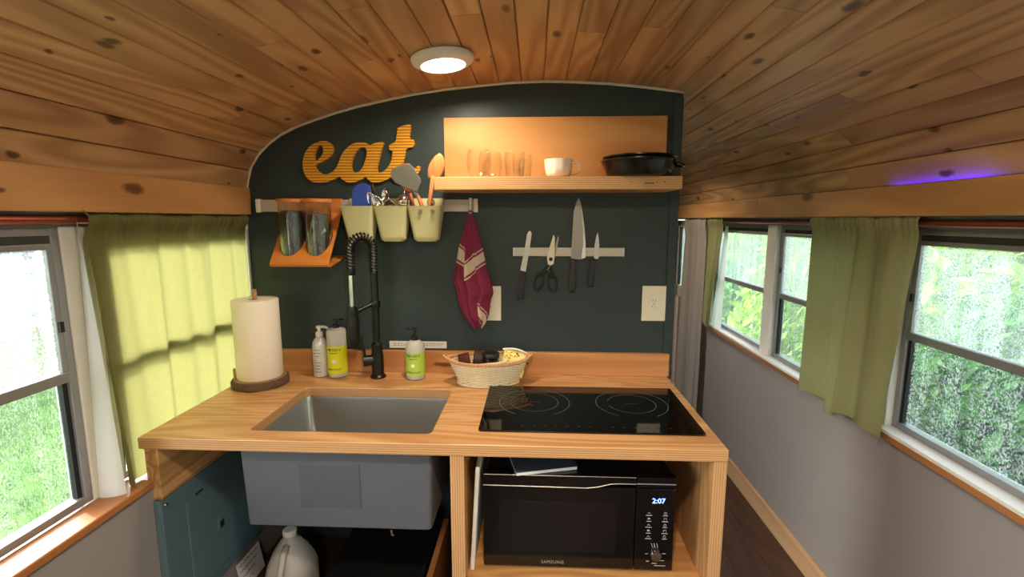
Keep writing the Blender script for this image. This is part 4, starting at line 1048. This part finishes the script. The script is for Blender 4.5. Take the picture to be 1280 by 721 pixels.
# ------------------------------------------------------------------ towel on hook
hk = T('towel_hook', (-.234, 1.778, 1.50), 'white plastic hook clipped over the rail above the towel', 'hook')
P(MB().prism([(1.778, 1.500), (1.774, 1.503), (1.774, 1.557), (1.790, 1.557), (1.790, 1.545), (1.7875, 1.545), (1.7875, 1.5535), (1.7785, 1.5535), (1.7785, 1.507), (1.768, 1.500), (1.762, 1.506), (1.759, 1.504), (1.766, 1.495)], 'x', -.2395, -.2285), 'clip', M['offwhite'], hk)
M['burg'] = cloth('burgundy_towel', '#752b41', 0.06, col2='#8e3d56')
M['band'] = cloth('cream_towel_band', '#cdb9a6', 0.1, col2='#dccbb8')
Lp = [(1.512, -.2375), (1.45, -.256), (1.38, -.278), (1.30, -.292), (1.255, -.301), (1.215, -.287), (1.17, -.281), (1.12, -.262), (1.09, -.240), (1.066, -.222)]
Rp = [(1.512, -.2305), (1.45, -.210), (1.38, -.190), (1.30, -.174), (1.24, -.156), (1.205, -.151), (1.185, -.160), (1.12, -.168), (1.09, -.181), (1.066, -.196)]
def interp(tab, z):
    for (a, x), (b, y) in zip(tab, tab[1:]):
        if b <= z <= a: return x + (y - x) * (a - z) / (a - b)
    return tab[-1][1]
def tw(u, v):
    z = 1.512 - (1.512 - 1.066) * v
    a, b = interp(Lp, z), interp(Rp, z)
    q = u * 2 * pi; c = cos(q)
    s_ = 1 if sin(q) >= 0 else -1
    k = (1 - c) / 2
    x = a + (b - a) * k
    w = (b - a)
    def ss(a0, b0, t0): 
        t0 = min(max((t0 - a0) / (b0 - a0), 0), 1); return t0 * t0 * (3 - 2 * t0)
    kk = k + .03 * sin(v * 7)
    ridge = ss(.27, .31, kk) * (1 - .75 * ss(.31, .64, kk)) + .9 * ss(.64, .67, kk) * (1 - .8 * ss(.67, 1, kk)) + .55 * ss(.02, .08, kk) * (1 - ss(.08, .27, kk))
    front = -(.004 + .20 * w * abs(sin(q)) ** .6 * (.35 + ridge) * min(1, .5 + v))
    y = 1.772 + (front if s_ > 0 else front * .12) - .006
    return (x, min(y, 1.795), z + (.010 * sin(k * 9) + .022 * (1 if .3 < k < .62 else 0) * (v > .9)) * v * v)
def band(u, v):
    q = u * 2 * pi; k = (1 - cos(q)) / 2
    if sin(q) < 0: return 0
    z = 1.512 - .446 * v
    if k < .30: s_ = z + .02 * (k - .15) / .3; ok = [(1.327, 1.371)]; thin = [(1.314, 1.319), (1.378, 1.383)]
    elif k < .66: s_ = z - .10 * (k - .48); ok = [(1.285, 1.330)]; thin = [(1.272, 1.277), (1.338, 1.343)]
    else: s_ = z - .06 * (k - .83); ok = [(1.318, 1.352), ]; thin = [(1.306, 1.311), (1.36, 1.365)]
    if z < 1.20:
        s_ = z + .16 * (k - .6); ok = [(1.128, 1.165)] if k > .6 else []; thin = [(1.112, 1.117), (1.174, 1.179)] if k > .6 else []
    return 1 if any(a < s_ < b for a, b in ok + thin) else 0
tb = MB().grid(tw, 96, 150, mfn=band)
tm = S(tb, 'dish_towel', [M['burg'], M['band']], 'burgundy dish towel with cream stripes hanging from the rail hook', 'towel', smooth=True, weld='open')

# ------------------------------------------------------------------ knife strip and tools
ks = T('knife_strip', (.126, 1.79, 1.343), 'magnetic steel knife strip on the dark wall', 'knife rack')
P(MB().box(-.078, .331, 1.786, 1.7995, 1.3435, 1.3765), 'bar', M['steel'], ks, bevel=.002)
for xx in (-.0745, .3275): P(MB().box(xx - .0045, xx + .0045, 1.7845, 1.7865, 1.3440, 1.3760), 'end_plate', M['silver'], ks, bevel=.001)
M['blade'] = plain('knife_steel', '#b9b8b2', 0.3, 0.9, vary=0.06)
M['bladedark'] = plain('satin_knife_steel', '#8d8a82', 0.36, 0.85, vary=0.08)
def W(px, py): return (-.02 + (px - 661) * .002935, 1.434 - (py - 290) * .00299)
def Z(zx, zy): return W(630 + zx / 5.15, 240 + zy / 5.15)
def knife(label, blade_pts, handle_pts, mat, bevel_pts=None, rivets=()):
    b = [Z(*p) for p in blade_pts]; h = [Z(*p) for p in handle_pts]
    t = T('knife', (h[0][0], 1.782, min(p[1] for p in h)), label, 'knife')
    P(MB().prism(b, 'y', 1.7828, 1.7848), 'blade', M[mat], t)
    if bevel_pts: P(MB().prism([Z(*p) for p in bevel_pts], 'y', 1.7822, 1.7828), 'cutting_edge', M['chrome'], t)
    P(MB().prism(h, 'y', 1.777, 1.7905), 'handle', M['black'], t, bevel=.003)
    for p in rivets:
        q = Z(*p); P(MB().tube([(q[0], 1.7764, q[1]), (q[0], 1.7774, q[1])], .0025, 10), 'rivet', M['silver'], t)
knife('narrow serrated knife hanging tilted at the end of the strip', [(104, 503), (140, 512), (160, 400), (178, 270), (172, 254), (160, 252), (148, 272), (132, 370)], [(103, 505), (141, 514), (124, 690), (74, 686)], 'blade')
knife('large chef knife with wide blade hanging from the strip', [(434, 425), (470, 430), (487, 434), (527, 420), (526, 330), (518, 240), (503, 135), (487, 70), (475, 45), (462, 75), (446, 130), (440, 260)], [(424, 428), (466, 430), (466, 520), (470, 600), (462, 640), (424, 640), (420, 560), (430, 500)], 'bladedark', [(500, 430), (527, 420), (526, 330), (518, 240), (503, 135), (487, 70), (493, 130), (506, 240), (511, 330)])
knife('small paring knife hanging beside the chef knife', [(582, 420), (592, 428), (610, 428), (616, 400), (614, 340), (608, 290), (602, 260), (594, 285), (584, 340)], [(558, 430), (594, 432), (588, 520), (580, 608), (544, 602), (552, 510)], 'blade')
sc = T('scissors', (.045, 1.78, 1.21), 'kitchen scissors with black loop handles on the knife strip', 'scissors')
P(MB().prism([Z(*p) for p in [(278, 420), (285, 385), (318, 275), (328, 290), (326, 420), (322, 460), (300, 472), (284, 462)]], 'y', 1.7805, 1.7825), 'scissor_blade', M['offwhite'], sc)
P(MB().prism([Z(*p) for p in [(310, 430), (334, 330), (348, 280), (354, 295), (346, 350), (330, 420)]], 'y', 1.7828, 1.7846), 'scissor_blade', M['bladedark'], sc)
q = Z(303, 430); P(MB().tube([(q[0], 1.7775, q[1]), (q[0], 1.7850, q[1])], .007, 14), 'pivot', M['blackmatte'], sc, smooth=40)
P(MB().tube([(Z(300, 470)[0], 1.781, Z(300, 470)[1]), (Z(280, 500)[0], 1.781, Z(280, 500)[1]), (Z(290, 525)[0], 1.781, Z(290, 525)[1]), (Z(305, 500)[0], 1.781, Z(305, 500)[1])], .003, 8), 'tang', M['chrome'], sc, smooth=True)
for (cx, cz, rx, rz, tl, s0) in ((226, 575, 27, 55, .30, (285, 480)), (316, 585, 30, 52, -.12, (305, 485))):
    pts = []
    for k in range(28):
        a = 2 * pi * k / 28; dx, dz = rx * cos(a), rz * sin(a)
        p = Z(cx + dx * cos(tl) - dz * sin(tl), cz + dx * sin(tl) + dz * cos(tl)); pts.append((p[0], 1.781, p[1]))
    P(MB().tube(pts, .0042, 8, closed=True), 'finger_loop', M['black'], sc, smooth=True)
    a, b = Z(*s0), Z(cx + (s0[0] - cx) * .25, cz - rz * .85)
    P(MB().tube([(a[0], 1.781, a[1]), (b[0], 1.781, b[1])], [.005, .0045], 8), 'shank', M['black'], sc, smooth=True)

# ------------------------------------------------------------------ wall plates and card
def wallplate(x, z, label):
    t = T('outlet_plate', (x, 1.797, z - .0665), label, 'outlet', None)
    P(MB().box(x - .0445, x + .0445, 1.794, 1.7995, z - .0665, z + .0665), 'cover_plate', M['offwhite'], t, bevel=.002)
    P(MB().box(x - .017, x + .017, 1.7925, 1.7945, z - .033, z + .033), 'insert', M['offwhite'], t, bevel=.001)
    for dz in (-.012, .012):
        m = MB(); m.box(x - .006, x - .0045, 1.7922, 1.793, z + dz - .004, z + dz + .004); m.box(x + .0045, x + .006, 1.7922, 1.793, z + dz - .004, z + dz + .004)
        P(m, 'slots', M['gasket'], t)
    P(MB().box(x - .004, x + .004, 1.7915, 1.7928, z - .004, z - .001).box(x - .004, x + .004, 1.7915, 1.7928, z + .001, z + .004), 'test_button', M['silver'], t)
    for dz in (-.048, .048): P(MB().tube([(x, 1.7932, z + dz), (x, 1.7945, z + dz)], .0028, 10), 'screw', M['offwhite'], t)
wallplate(.4495, 1.1675, 'cream wall outlet plate alone on the dark wall near its free edge')
wallplate(-.169, 1.163, 'cream wall outlet plate half hidden behind the burgundy towel')
cd = T('notice_card', (-.449, 1.797, .984), 'narrow white printed card on the dark wall above the backsplash', 'card')
P(MB().box(-.561, -.337, 1.7975, 1.7993, .984, 1.011), 'card_sheet', M['paper'], cd)
m = MB(); rq = random.Random(2)
for row in (1.0015, .9945):
    xx = -.545
    while xx < -.36:
        w = rq.uniform(.004, .012); m.box(xx, xx + w, 1.7970, 1.7977, row - .001, row + .001); xx += w + .004
P(m, 'print', M['print'], cd)

# ------------------------------------------------------------------ paper towels
tx, ty = -.984, 1.628
M['bark'] = plain('bark', '#5b4536', 0.85, vary=0.35, nscale=80, bump=0.8)
M['slice'] = wood('slice_face', '#8a6444', '#b48a62', 'z', 1.0, 14.0, 6, vary=0.05)
M['roll'] = plain('paper_towel', '#f0e9dc', 0.85, vary=0.02, nscale=120, bump=0.15)
ph_ = T('paper_towel_holder', (tx, ty, ZC), 'paper towel holder on a bark-edged wood slice', 'paper towel holder')
rq = random.Random(11); wob = [rq.uniform(-.003, .003) for _ in range(48)]
def slice_ring(r, z): return [(tx + (r + wob[i]) * cos(2 * pi * i / 48), ty + (r + wob[i]) * sin(2 * pi * i / 48), z) for i in range(48)]
P(MB().loft([slice_ring(.090, ZC + .0002), slice_ring(.0935, ZC + .004), slice_ring(.094, ZC + .024), slice_ring(.090, ZC + .029)]), 'bark_edge', M['bark'], ph_, smooth=40)
P(MB().lathe([(.086, 0), (.086, .0012)], (tx, ty, ZC + .029), 40), 'slice_face', M['slice'], ph_)
P(MB().tube([(tx, ty, ZC + .029), (tx, ty, 1.236)], .0075, 14), 'dowel', M['fir_brace'], ph_, smooth=40)
P(MB().tube([(tx - .066, ty - .046, ZC + .030), (tx - .066, ty - .046, ZC + .070)], .004, 10), 'peg', M['fir_brace'], ph_, smooth=40)
S(MB().lathe([(.021, 0), (.073, 0), (.0755, .003), (.0755, .277), (.0735, .280), (.021, .280), (.020, .275), (.020, .005), (.021, 0)], (tx, ty, ZC + .0305), 56, cap0=False, cap1=False), 'paper_towel_roll', M['roll'], 'white paper towel roll standing on the wood slice holder', 'paper towel', smooth=40)

# ------------------------------------------------------------------ soap bottles
M['frost'] = milky('frosted_bottle', '#d3d0c8', .35)
M['lab_y'] = plain('yellow_label', '#dcdc1e', 0.5, vary=0.02)
M['lab_g'] = plain('lime_label', '#b3d552', 0.5, vary=0.02)
M['lab_w'] = plain('white_seal', '#eceae0', 0.5, vary=0.02)
M['darkink'] = plain('label_ink', '#343a10', 0.6, vary=0.05)
M['alubottle'] = plain('pearl_white_bottle', '#c9c8c4', 0.3, 0.25, vary=0.05)
M['seal'] = plain('grey_ink', '#5a5a5a', 0.6, vary=0.05)
def soap(c, r, h, zl0, zl1, lab, label, lines, pump_h, nozzle, shoulder):
    t = T('soap_bottle', (c[0], c[1], ZC), label, 'bottle')
    P(MB().lathe([(r - .005, .0003), (r, .004), (r, h - shoulder), (r - .004, h - shoulder * .45), (r * .55, h - .003), (.012, h)], (c[0], c[1], ZC), 36), 'bottle_body', M['frost'], t, smooth=45)
    lb = P(MB().lathe([(r + .0001, zl0), (r + .0006, zl0), (r + .0006, zl1), (r + .0001, zl1)], (c[0], c[1], ZC), 40, cap0=False, cap1=False), 'paper_label', lab, t, smooth=40)
    for txt, size, zz in lines: P(wrap_text(txt, size, c, r + .0008, ZC + zz, spacing=1.05), 'label_lettering', M['darkink'], lb)
    zm_ = (zl0 + zl1) / 2 - .004
    seal = MB()
    n = 24; vs_ = []
    for i in range(n):
        q = 2 * pi * i / n; rr_ = .0072 * (1 + .08 * cos(8 * q)); a = rr_ * cos(q) / r
        vs_.append((c[0] + (r + .0012) * sin(a), c[1] - (r + .0012) * cos(a), ZC + zm_ + rr_ * sin(q)))
    seal.add(vs_, [tuple(range(n))]); P(seal, 'label_seal', M['lab_w'], lb, solid=.0006)
    z = ZC + h
    P(MB().lathe([(.0125, 0), (.0125, .010), (.0095, .012), (.005, .014), (.005, pump_h - .008), (.0085, pump_h - .007), (.0085, pump_h)], (c[0], c[1], z), 20), 'pump', M['black'], t, smooth=40)
    a = nozzle
    P(MB().tube([(c[0], c[1], z + pump_h - .004), (c[0] + .020 * cos(a), c[1] + .020 * sin(a), z + pump_h - .003), (c[0] + .031 * cos(a), c[1] + .031 * sin(a), z + pump_h - .007)], [.005, .0045, .0035], 10), 'nozzle', M['black'], t, smooth=True)
soap((-.742, 1.731), .0355, .187, .016, .122, M['lab_y'], 'yellow labelled dish soap bottle beside the slim white bottle', [("MEYER'S", .0138, .108), ('CLEAN DAY', .006, .096), ('DISH SOAP', .0098, .034)], .032, radians(60), .012)
soap((-.441, 1.719), .0355, .146, .016, .104, M['lab_g'], 'lime green labelled hand soap bottle with black pump', [("MEYER'S", .0138, .092), ('CLEAN DAY', .006, .081), ('HAND SOAP', .0098, .030)], .046, radians(190), .030)
lo_ = T('lotion_bottle', (-.806, 1.728, ZC), 'slim pearl white pump bottle beside the yellow soap', 'bottle')
P(MB().lathe([(.024, .0003), (.0275, .003), (.0275, .118), (.0255, .132), (.018, .145), (.0125, .150), (.0125, .156)], (-.806, 1.728, ZC), 32), 'bottle_body', M['alubottle'], lo_, smooth=45)
P(MB().lathe([(.0135, 0), (.0135, .014), (.010, .017), (.0055, .019), (.0055, .028), (.010, .029), (.011, .037), (.008, .039)], (-.806, 1.728, ZC + .155), 20), 'pump', M['white'], lo_, smooth=40)
P(MB().tube([(-.806, 1.728, ZC + .190), (-.780, 1.722, ZC + .191), (-.768, 1.719, ZC + .186)], [.006, .005, .004], 10), 'nozzle', M['white'], lo_, smooth=True)
for k, w in enumerate((.020, .026, .014, .024, .022, .018, .024)):
    m = MB(); zz = ZC + .105 - .012 * k - (.012 if k > 2 else 0)
    n = 8; r = .0279
    vs_ = []
    for i in range(n + 1):
        a = (-w / 2 + w * i / n) / r
        vs_ += [(-.806 + r * sin(a), 1.728 - r * cos(a), zz), (-.806 + r * sin(a), 1.728 - r * cos(a), zz + .0022)]
    m.add(vs_, [(2 * i, 2 * i + 2, 2 * i + 3, 2 * i + 1) for i in range(n)]); P(m, 'label_print', M['seal'], lo_, solid=.0003)

# ------------------------------------------------------------------ wicker basket with its contents
M['wicker'] = plain('pale_wicker', '#ecdfbf', 0.6, vary=0.18, nscale=60, bump=0.2)
M['wickerrim'] = plain('tan_wicker', '#cf9f6c', 0.6, vary=0.2, nscale=60, bump=0.2)
bx_, by_, rot = -.163, 1.688, radians(8)
bkt = T('wicker_basket', (bx_, by_, ZC), 'oval pale wicker basket between sink and cooktop', 'basket')
def oval(q, f, dr=0.0):
    """point on the basket wall: angle q, height fraction f"""
    a = .108 + .035 * f ** 1.3 + dr; b = .066 + .017 * f ** 1.3 + dr
    x, y = a * cos(q), b * sin(q)
    return Vector((bx_ + x * cos(rot) - y * sin(rot), by_ + x * sin(rot) + y * cos(rot), ZC + .004 + .082 * f))
NS = 36
P(MB().loft([[oval(2 * pi * i / 48, 0, -.004) - Vector((0, 0, .003)) for i in range(48)], [oval(2 * pi * i / 48, 0, -.004) + Vector((0, 0, .001)) for i in range(48)]]), 'base', M['wicker'], bkt)
for k in range(NS):
    q = 2 * pi * k / NS
    P(MB().tube([oval(q, f / 5, 0) for f in range(6)], .0017, 5), 'stake', M['wicker'], bkt, smooth=True)
NW = 17
for r in range(NW):
    f = .05 + .88 * r / (NW - 1)
    pts = [oval(2 * pi * i / (NS * 4), f, .0030 * cos(NS / 2 * 2 * pi * i / (NS * 4) + (pi if r % 2 else 0))) for i in range(NS * 4)]
    P(MB().tube(pts, .0025, 5, closed=True), 'weaver', M['wicker'], bkt, smooth=True)
for ph0 in (0, 2.094, 4.189):
    pts = []
    for i in range(180):
        q = 2 * pi * i / 180; w = 22 * q + ph0
        pts.append(oval(q, 1.0 + .10 * abs(cos(q)) ** 4, .004 * cos(w)) + Vector((0, 0, .004 * sin(w))))
    P(MB().tube(pts, .0030, 6, closed=True), 'rim_strand', M['wickerrim'], bkt, smooth=True)
pts = [oval(2 * pi * i / 96, 0, .004 + .001 * cos(NS * 2 * pi * i / 96)) - Vector((0, 0, .0008)) for i in range(96)]
P(MB().tube(pts, .0032, 6, closed=True), 'foot_strand', M['wicker'], bkt, smooth=True)
for s_ in (0, pi):
    pts = [oval(s_ + (k - 5) * .055, 1.05, .004 + .012 * sin(pi * k / 10)) + Vector((0, 0, .004 + .010 * sin(pi * k / 10))) for k in range(11)]
    P(MB().tube(pts, .004, 6), 'ear_handle', M['wickerrim'], bkt, smooth=True)
# white napkin lining
def napk(u, v):
    q = pi * (1.05 + .9 * u); f = .45 + .62 * v + .05 * sin(u * 14) * v
    return oval(q, f, -.008 - .004 * sin(u * 21))
S(MB().grid(napk, 40, 8), 'napkin', M['paper'], 'white paper napkin lining the wicker basket', 'napkin', smooth=True, solid=.001, weld='open')
M['choc'] = plain('brown_wrapper', '#5a2a1c', 0.3, vary=0.15, nscale=20)
M['choc2'] = plain('dark_brown_wrapper', '#42261f', 0.4, vary=0.15, nscale=20)
def pouch(c, w, h, th, lean, mat, label):
    rings = []
    for k in range(9):
        f = k / 8; z = h * f; tt = th * (.35 + .65 * sin(pi * min(f + .12, 1)) ** .7); ww = w * (1 - .12 * f)
        rings.append([(ww / 2 * (1 if cos(q) > 0 else -1) * abs(cos(q)) ** .5, tt / 2 * (1 if sin(q) > 0 else -1) * abs(sin(q)) ** .8, z) for q in [2 * pi * i / 24 for i in range(24)]])
    m = MB().loft(rings); m.xform(Matrix.Translation(c) @ Euler(lean).to_matrix().to_4x4())
    S(m, 'snack_pouch', mat, label, 'pouch', smooth=45)
pouch((-.243, 1.690, ZC + .022), .046, .088, .028, (.12, -.18, .3), M['choc'], 'glossy reddish brown pouch at the end of the wicker basket')
pouch((-.205, 1.700, ZC + .022), .044, .094, .026, (.08, .10, -.2), M['choc2'], 'dark brown pouch next to the jar in the wicker basket')
jr = T('spice_jar', (-.155, 1.692, ZC + .022), 'small glass jar with black lid in the wicker basket', 'jar')
P(MB().lathe([(.026, 0), (.029, .003), (.029, .070), (.026, .074)], (-.155, 1.692, ZC + .022), 28), 'jar_body', clear('jar_glass', (.75, .72, .7), .3), jr, smooth=40)
P(MB().lathe([(.022, 0), (.025, .003), (.025, .060), (.0005, .062)], (-.155, 1.692, ZC + .024), 24, cap1=False), 'ground_spice', M['choc2'], jr, smooth=40)
P(MB().lathe([(.031, 0), (.0315, .002), (.0315, .014), (.029, .017)], (-.155, 1.692, ZC + .092), 30), 'lid', M['black'], jr, smooth=40)
t_ = NT('yellow_floral'); v_ = t_.coords((1, 1, 1)); vo = t_.node('TexVoronoi'); vo.inputs['Scale'].default_value = 90; t_.l.new(v_, vo.inputs['Vector'])
c_ = t_.ramp(vo.outputs['Distance'], [(.2, lin('#b3862a')), (.35, lin('#ecd35e')), (.6, lin('#f0e2a0'))])
M['floral'] = t_.done(t_.bsdf(c_, .7))
pk = T('cloth_packet', (-.085, 1.69, ZC + .022), 'folded yellow patterned cloth with white edging in the wicker basket', 'cloth')
Mk = Matrix.Translation((-.082, 1.688, ZC + .022)) @ Euler((-.25, .25, .15)).to_matrix().to_4x4()
P(MB().grid(lambda u, v: (-.040 + .080 * u, -.014 - .004 * sin(u * 6 + v * 3), .078 * v + .006 * sin(u * 3.1)), 12, 10).xform(Mk), 'front_fold', M['floral'], pk, smooth=True, solid=.003, weld='open')
P(MB().grid(lambda u, v: (-.044 + .086 * u, .004 - .004 * sin(u * 5 + v * 2), .086 * v + .008 * sin(u * 3.1)), 12, 10).xform(Mk), 'back_fold', M['floral'], pk, smooth=True, solid=.003, weld='open')
P(MB().tube([Mk @ Vector((-.050 + .100 * u / 10, .004, .089 + .010 * sin(u * .31))) for u in range(11)], .004, 8).xform(Matrix.Identity(4)), 'edging', M['lab_w'], pk, smooth=True)
P(MB().tube([Mk @ Vector((.000 + .05 * u / 8, -.012, .086 - .030 * u / 8)) for u in range(9)], .006, 8, flat=.4), 'dark_band', plain('dark_band', '#3a3448', .6), pk, smooth=True)

# ------------------------------------------------------------------ outdoors
def ground(name, cols, sc_):
    t = NT(name); v = t.coords((1, 1, 1), False)
    a = t.noise(v, sc_, 4, .65); b = t.noise(v, sc_ * 9, 3, .7); d = t.noise(v, .25, 2)
    f = t.math('ADD', t.math('MULTIPLY', a, .5), t.math('MULTIPLY', b, .5))
    c = t.ramp(f, [(.33, lin(cols[0])), (.5, lin(cols[1])), (.66, lin(cols[2]))])
    return t.done(t.bsdf(c, .9, 0, t.bump(b, .8, .05), .1))
ZG = -1.0
S(MB().grid(lambda u, v: (-60 + 57.9 * u + .9, -30 + 90 * v, ZG - .12 + .10 * sin(u * 31) * sin(v * 17)), 60, 60), 'lawn', ground('lawn_grass', ('#1f3f0b', '#3d6b1a', '#6b9636'), 5.0), 'bright green sunlit lawn outside the bus', 'lawn', kind='structure', smooth=True, weld='open')
S(MB().box(-1.25, 60, -30, 60, ZG - .3, ZG - .05), 'dirt_path', ground('bare_dirt', ('#5a4e45', '#857a70', '#b0a79c'), 7.0), 'greyish dirt strip between bus and hedge', 'ground', kind='structure')
# grass tufts near the window
rq = random.Random(8); gm = MB()
for k in range(9000):
    x = rq.uniform(-7.5, -1.6); y = rq.uniform(.6, 7.5); h = rq.uniform(.05, .13); a = rq.uniform(0, 6.28); dx, dy = .012 * cos(a), .012 * sin(a); l1, l2 = rq.uniform(-.05, .05), rq.uniform(-.05, .05)
    zb_ = ZG - .2
    gm.add([(x - dx, y - dy, zb_), (x + dx, y + dy, zb_), (x + l1, y + l2, zb_ + h + .1)], [(0, 1, 2)])
S(gm, 'grass', leafmat('grass_blade', '#345c14', '#5f8e2c', .35), 'long grass blades on the sunlit lawn', 'grass', kind='stuff', weld='open')

# white camper parked beyond the lawn
M['camper'] = plain('camper_white', '#dcdddd', 0.35, vary=0.02)
M['camperblue'] = plain('camper_pale_blue', '#8695ab', 0.4, vary=0.04)
M['tint'] = plain('tinted_glass', '#59626c', 0.12, vary=0.1)
cv = T('camper_van', (-11.7, 10.0, ZG), 'white camper van with tinted windows parked beyond the lawn', 'van')
P(MB().box(-12.9, -10.7, 5.0, 16.0, -.60, .38), 'lower_body', M['camperblue'], cv, bevel=(.10, 3))
P(MB().box(-12.9, -10.68, 5.0, 16.0, .36, 2.0), 'upper_body', M['camper'], cv, bevel=(.16, 3))
for a, b in ((6.0, 7.2), (7.6, 8.7), (9.0, 9.9), (10.1, 11.2), (12.6, 14.6)): P(MB().box(-10.70, -10.66, a, b, .62, .98), 'side_window', M['tint'], cv, bevel=.03)
P(MB().box(-10.70, -10.67, 11.5, 12.2, -.4, 1.3), 'entry_door', M['camper'], cv, bevel=.02)
for yy in (7.0, 13.6):
    P(MB().tube([(-11.0, yy, ZG + .22), (-10.66, yy, ZG + .22)], .36, 28), 'wheel', M['gasket'], cv, smooth=40)
    P(MB().tube([(-10.67, yy, ZG + .22), (-10.64, yy, ZG + .22)], .20, 20), 'hubcap', M['alu'], cv, smooth=40)
P(MB().tube([(-10.67, 5.2, .37), (-10.67, 15.8, .37)], .03, 8), 'rub_rail', M['alu'], cv)

# hedge bushes and trees on the other side
M['leaf_a'] = leafmat('hedge_leaf', '#2a6422', '#559a34', .35)
M['leaf_b'] = leafmat('bright_leaf', '#6da336', '#b3d15a', .45)
M['stem'] = plain('woody_stem', '#6a5543', 0.8, vary=0.2)
def foliage(n, rx, ry, rz, cz, ls_, seed):
    r = random.Random(seed); m = MB()
    for _ in range(n):
        while True:
            p = Vector((r.uniform(-1, 1), r.uniform(-1, 1), r.uniform(-1, 1)))
            if .25 < p.length < 1: break
        c = Vector((p.x * rx, p.y * ry, cz + p.z * rz)); s_ = ls_ * r.uniform(.6, 1.5)
        e = Euler((r.uniform(-1.1, 1.1), r.uniform(-1.1, 1.1), r.uniform(0, 6.28))).to_matrix()
        q = [c + e @ Vector(v) for v in ((-s_, 0, 0), (0, -s_ * .45, s_ * .1), (s_, 0, -.1 * s_), (0, s_ * .45, s_ * .1))]
        m.add(q, [(0, 1, 2, 3)])
    return m
fol = [foliage(3600, .75, .85, 1.15, 1.15, .068, 1).mesh('foliage', M['leaf_a'], weld='open'), foliage(3000, .7, .8, 1.25, 1.25, .080, 2).mesh('foliage', M['leaf_b'], weld='open')]
stem_me = MB()
rq = random.Random(4)
for k in range(7):
    a = rq.uniform(0, 6.28); stem_me.tube([(.08 * cos(a), .08 * sin(a), 0), (.3 * cos(a), .3 * sin(a), .8), (.5 * cos(a), .5 * sin(a), 1.6)], [.02, .014, .006], 6)
stem_me = stem_me.mesh('stems', M['stem'])
def bush(name, x, y, k, label, cat, s_=(1, 1, 1), grp=None, rz=0):
    t = T(name, (x, y, ZG - .06), label, cat, grp); t.scale = s_; t.rotation_euler = (0, 0, rz)
    for nm, me, kd in (('foliage', fol[k], 'stuff'), ('stems', stem_me, None)):
        o = bpy.data.objects.new(nm, me); COL.objects.link(o); o.parent = t
        if kd: o['kind'] = kd
for i in range(6):
    bush('hedge_bush', 2.75 + .25 * ((i * 7) % 3), .2 + 1.5 * i, i % 2, ['dark green hedge bush close to the rainy windows', 'lighter green hedge bush close to the rainy windows'][i % 2], 'bush', (1, 1, [.95, 1.1, .9, 1.05][i % 4]), 'hedge bushes outside the aisle windows', i * 1.3)
for i in range(6):
    bush('garden_tree', 5.6 + .6 * (i % 2), -.5 + 2.9 * i, (i + 1) % 2, ['tall bright green tree standing behind the hedge', 'tall dark green tree standing behind the hedge'][i % 2], 'tree', (2.0, 2.0, 1.75), 'trees behind the hedge', i * .9)
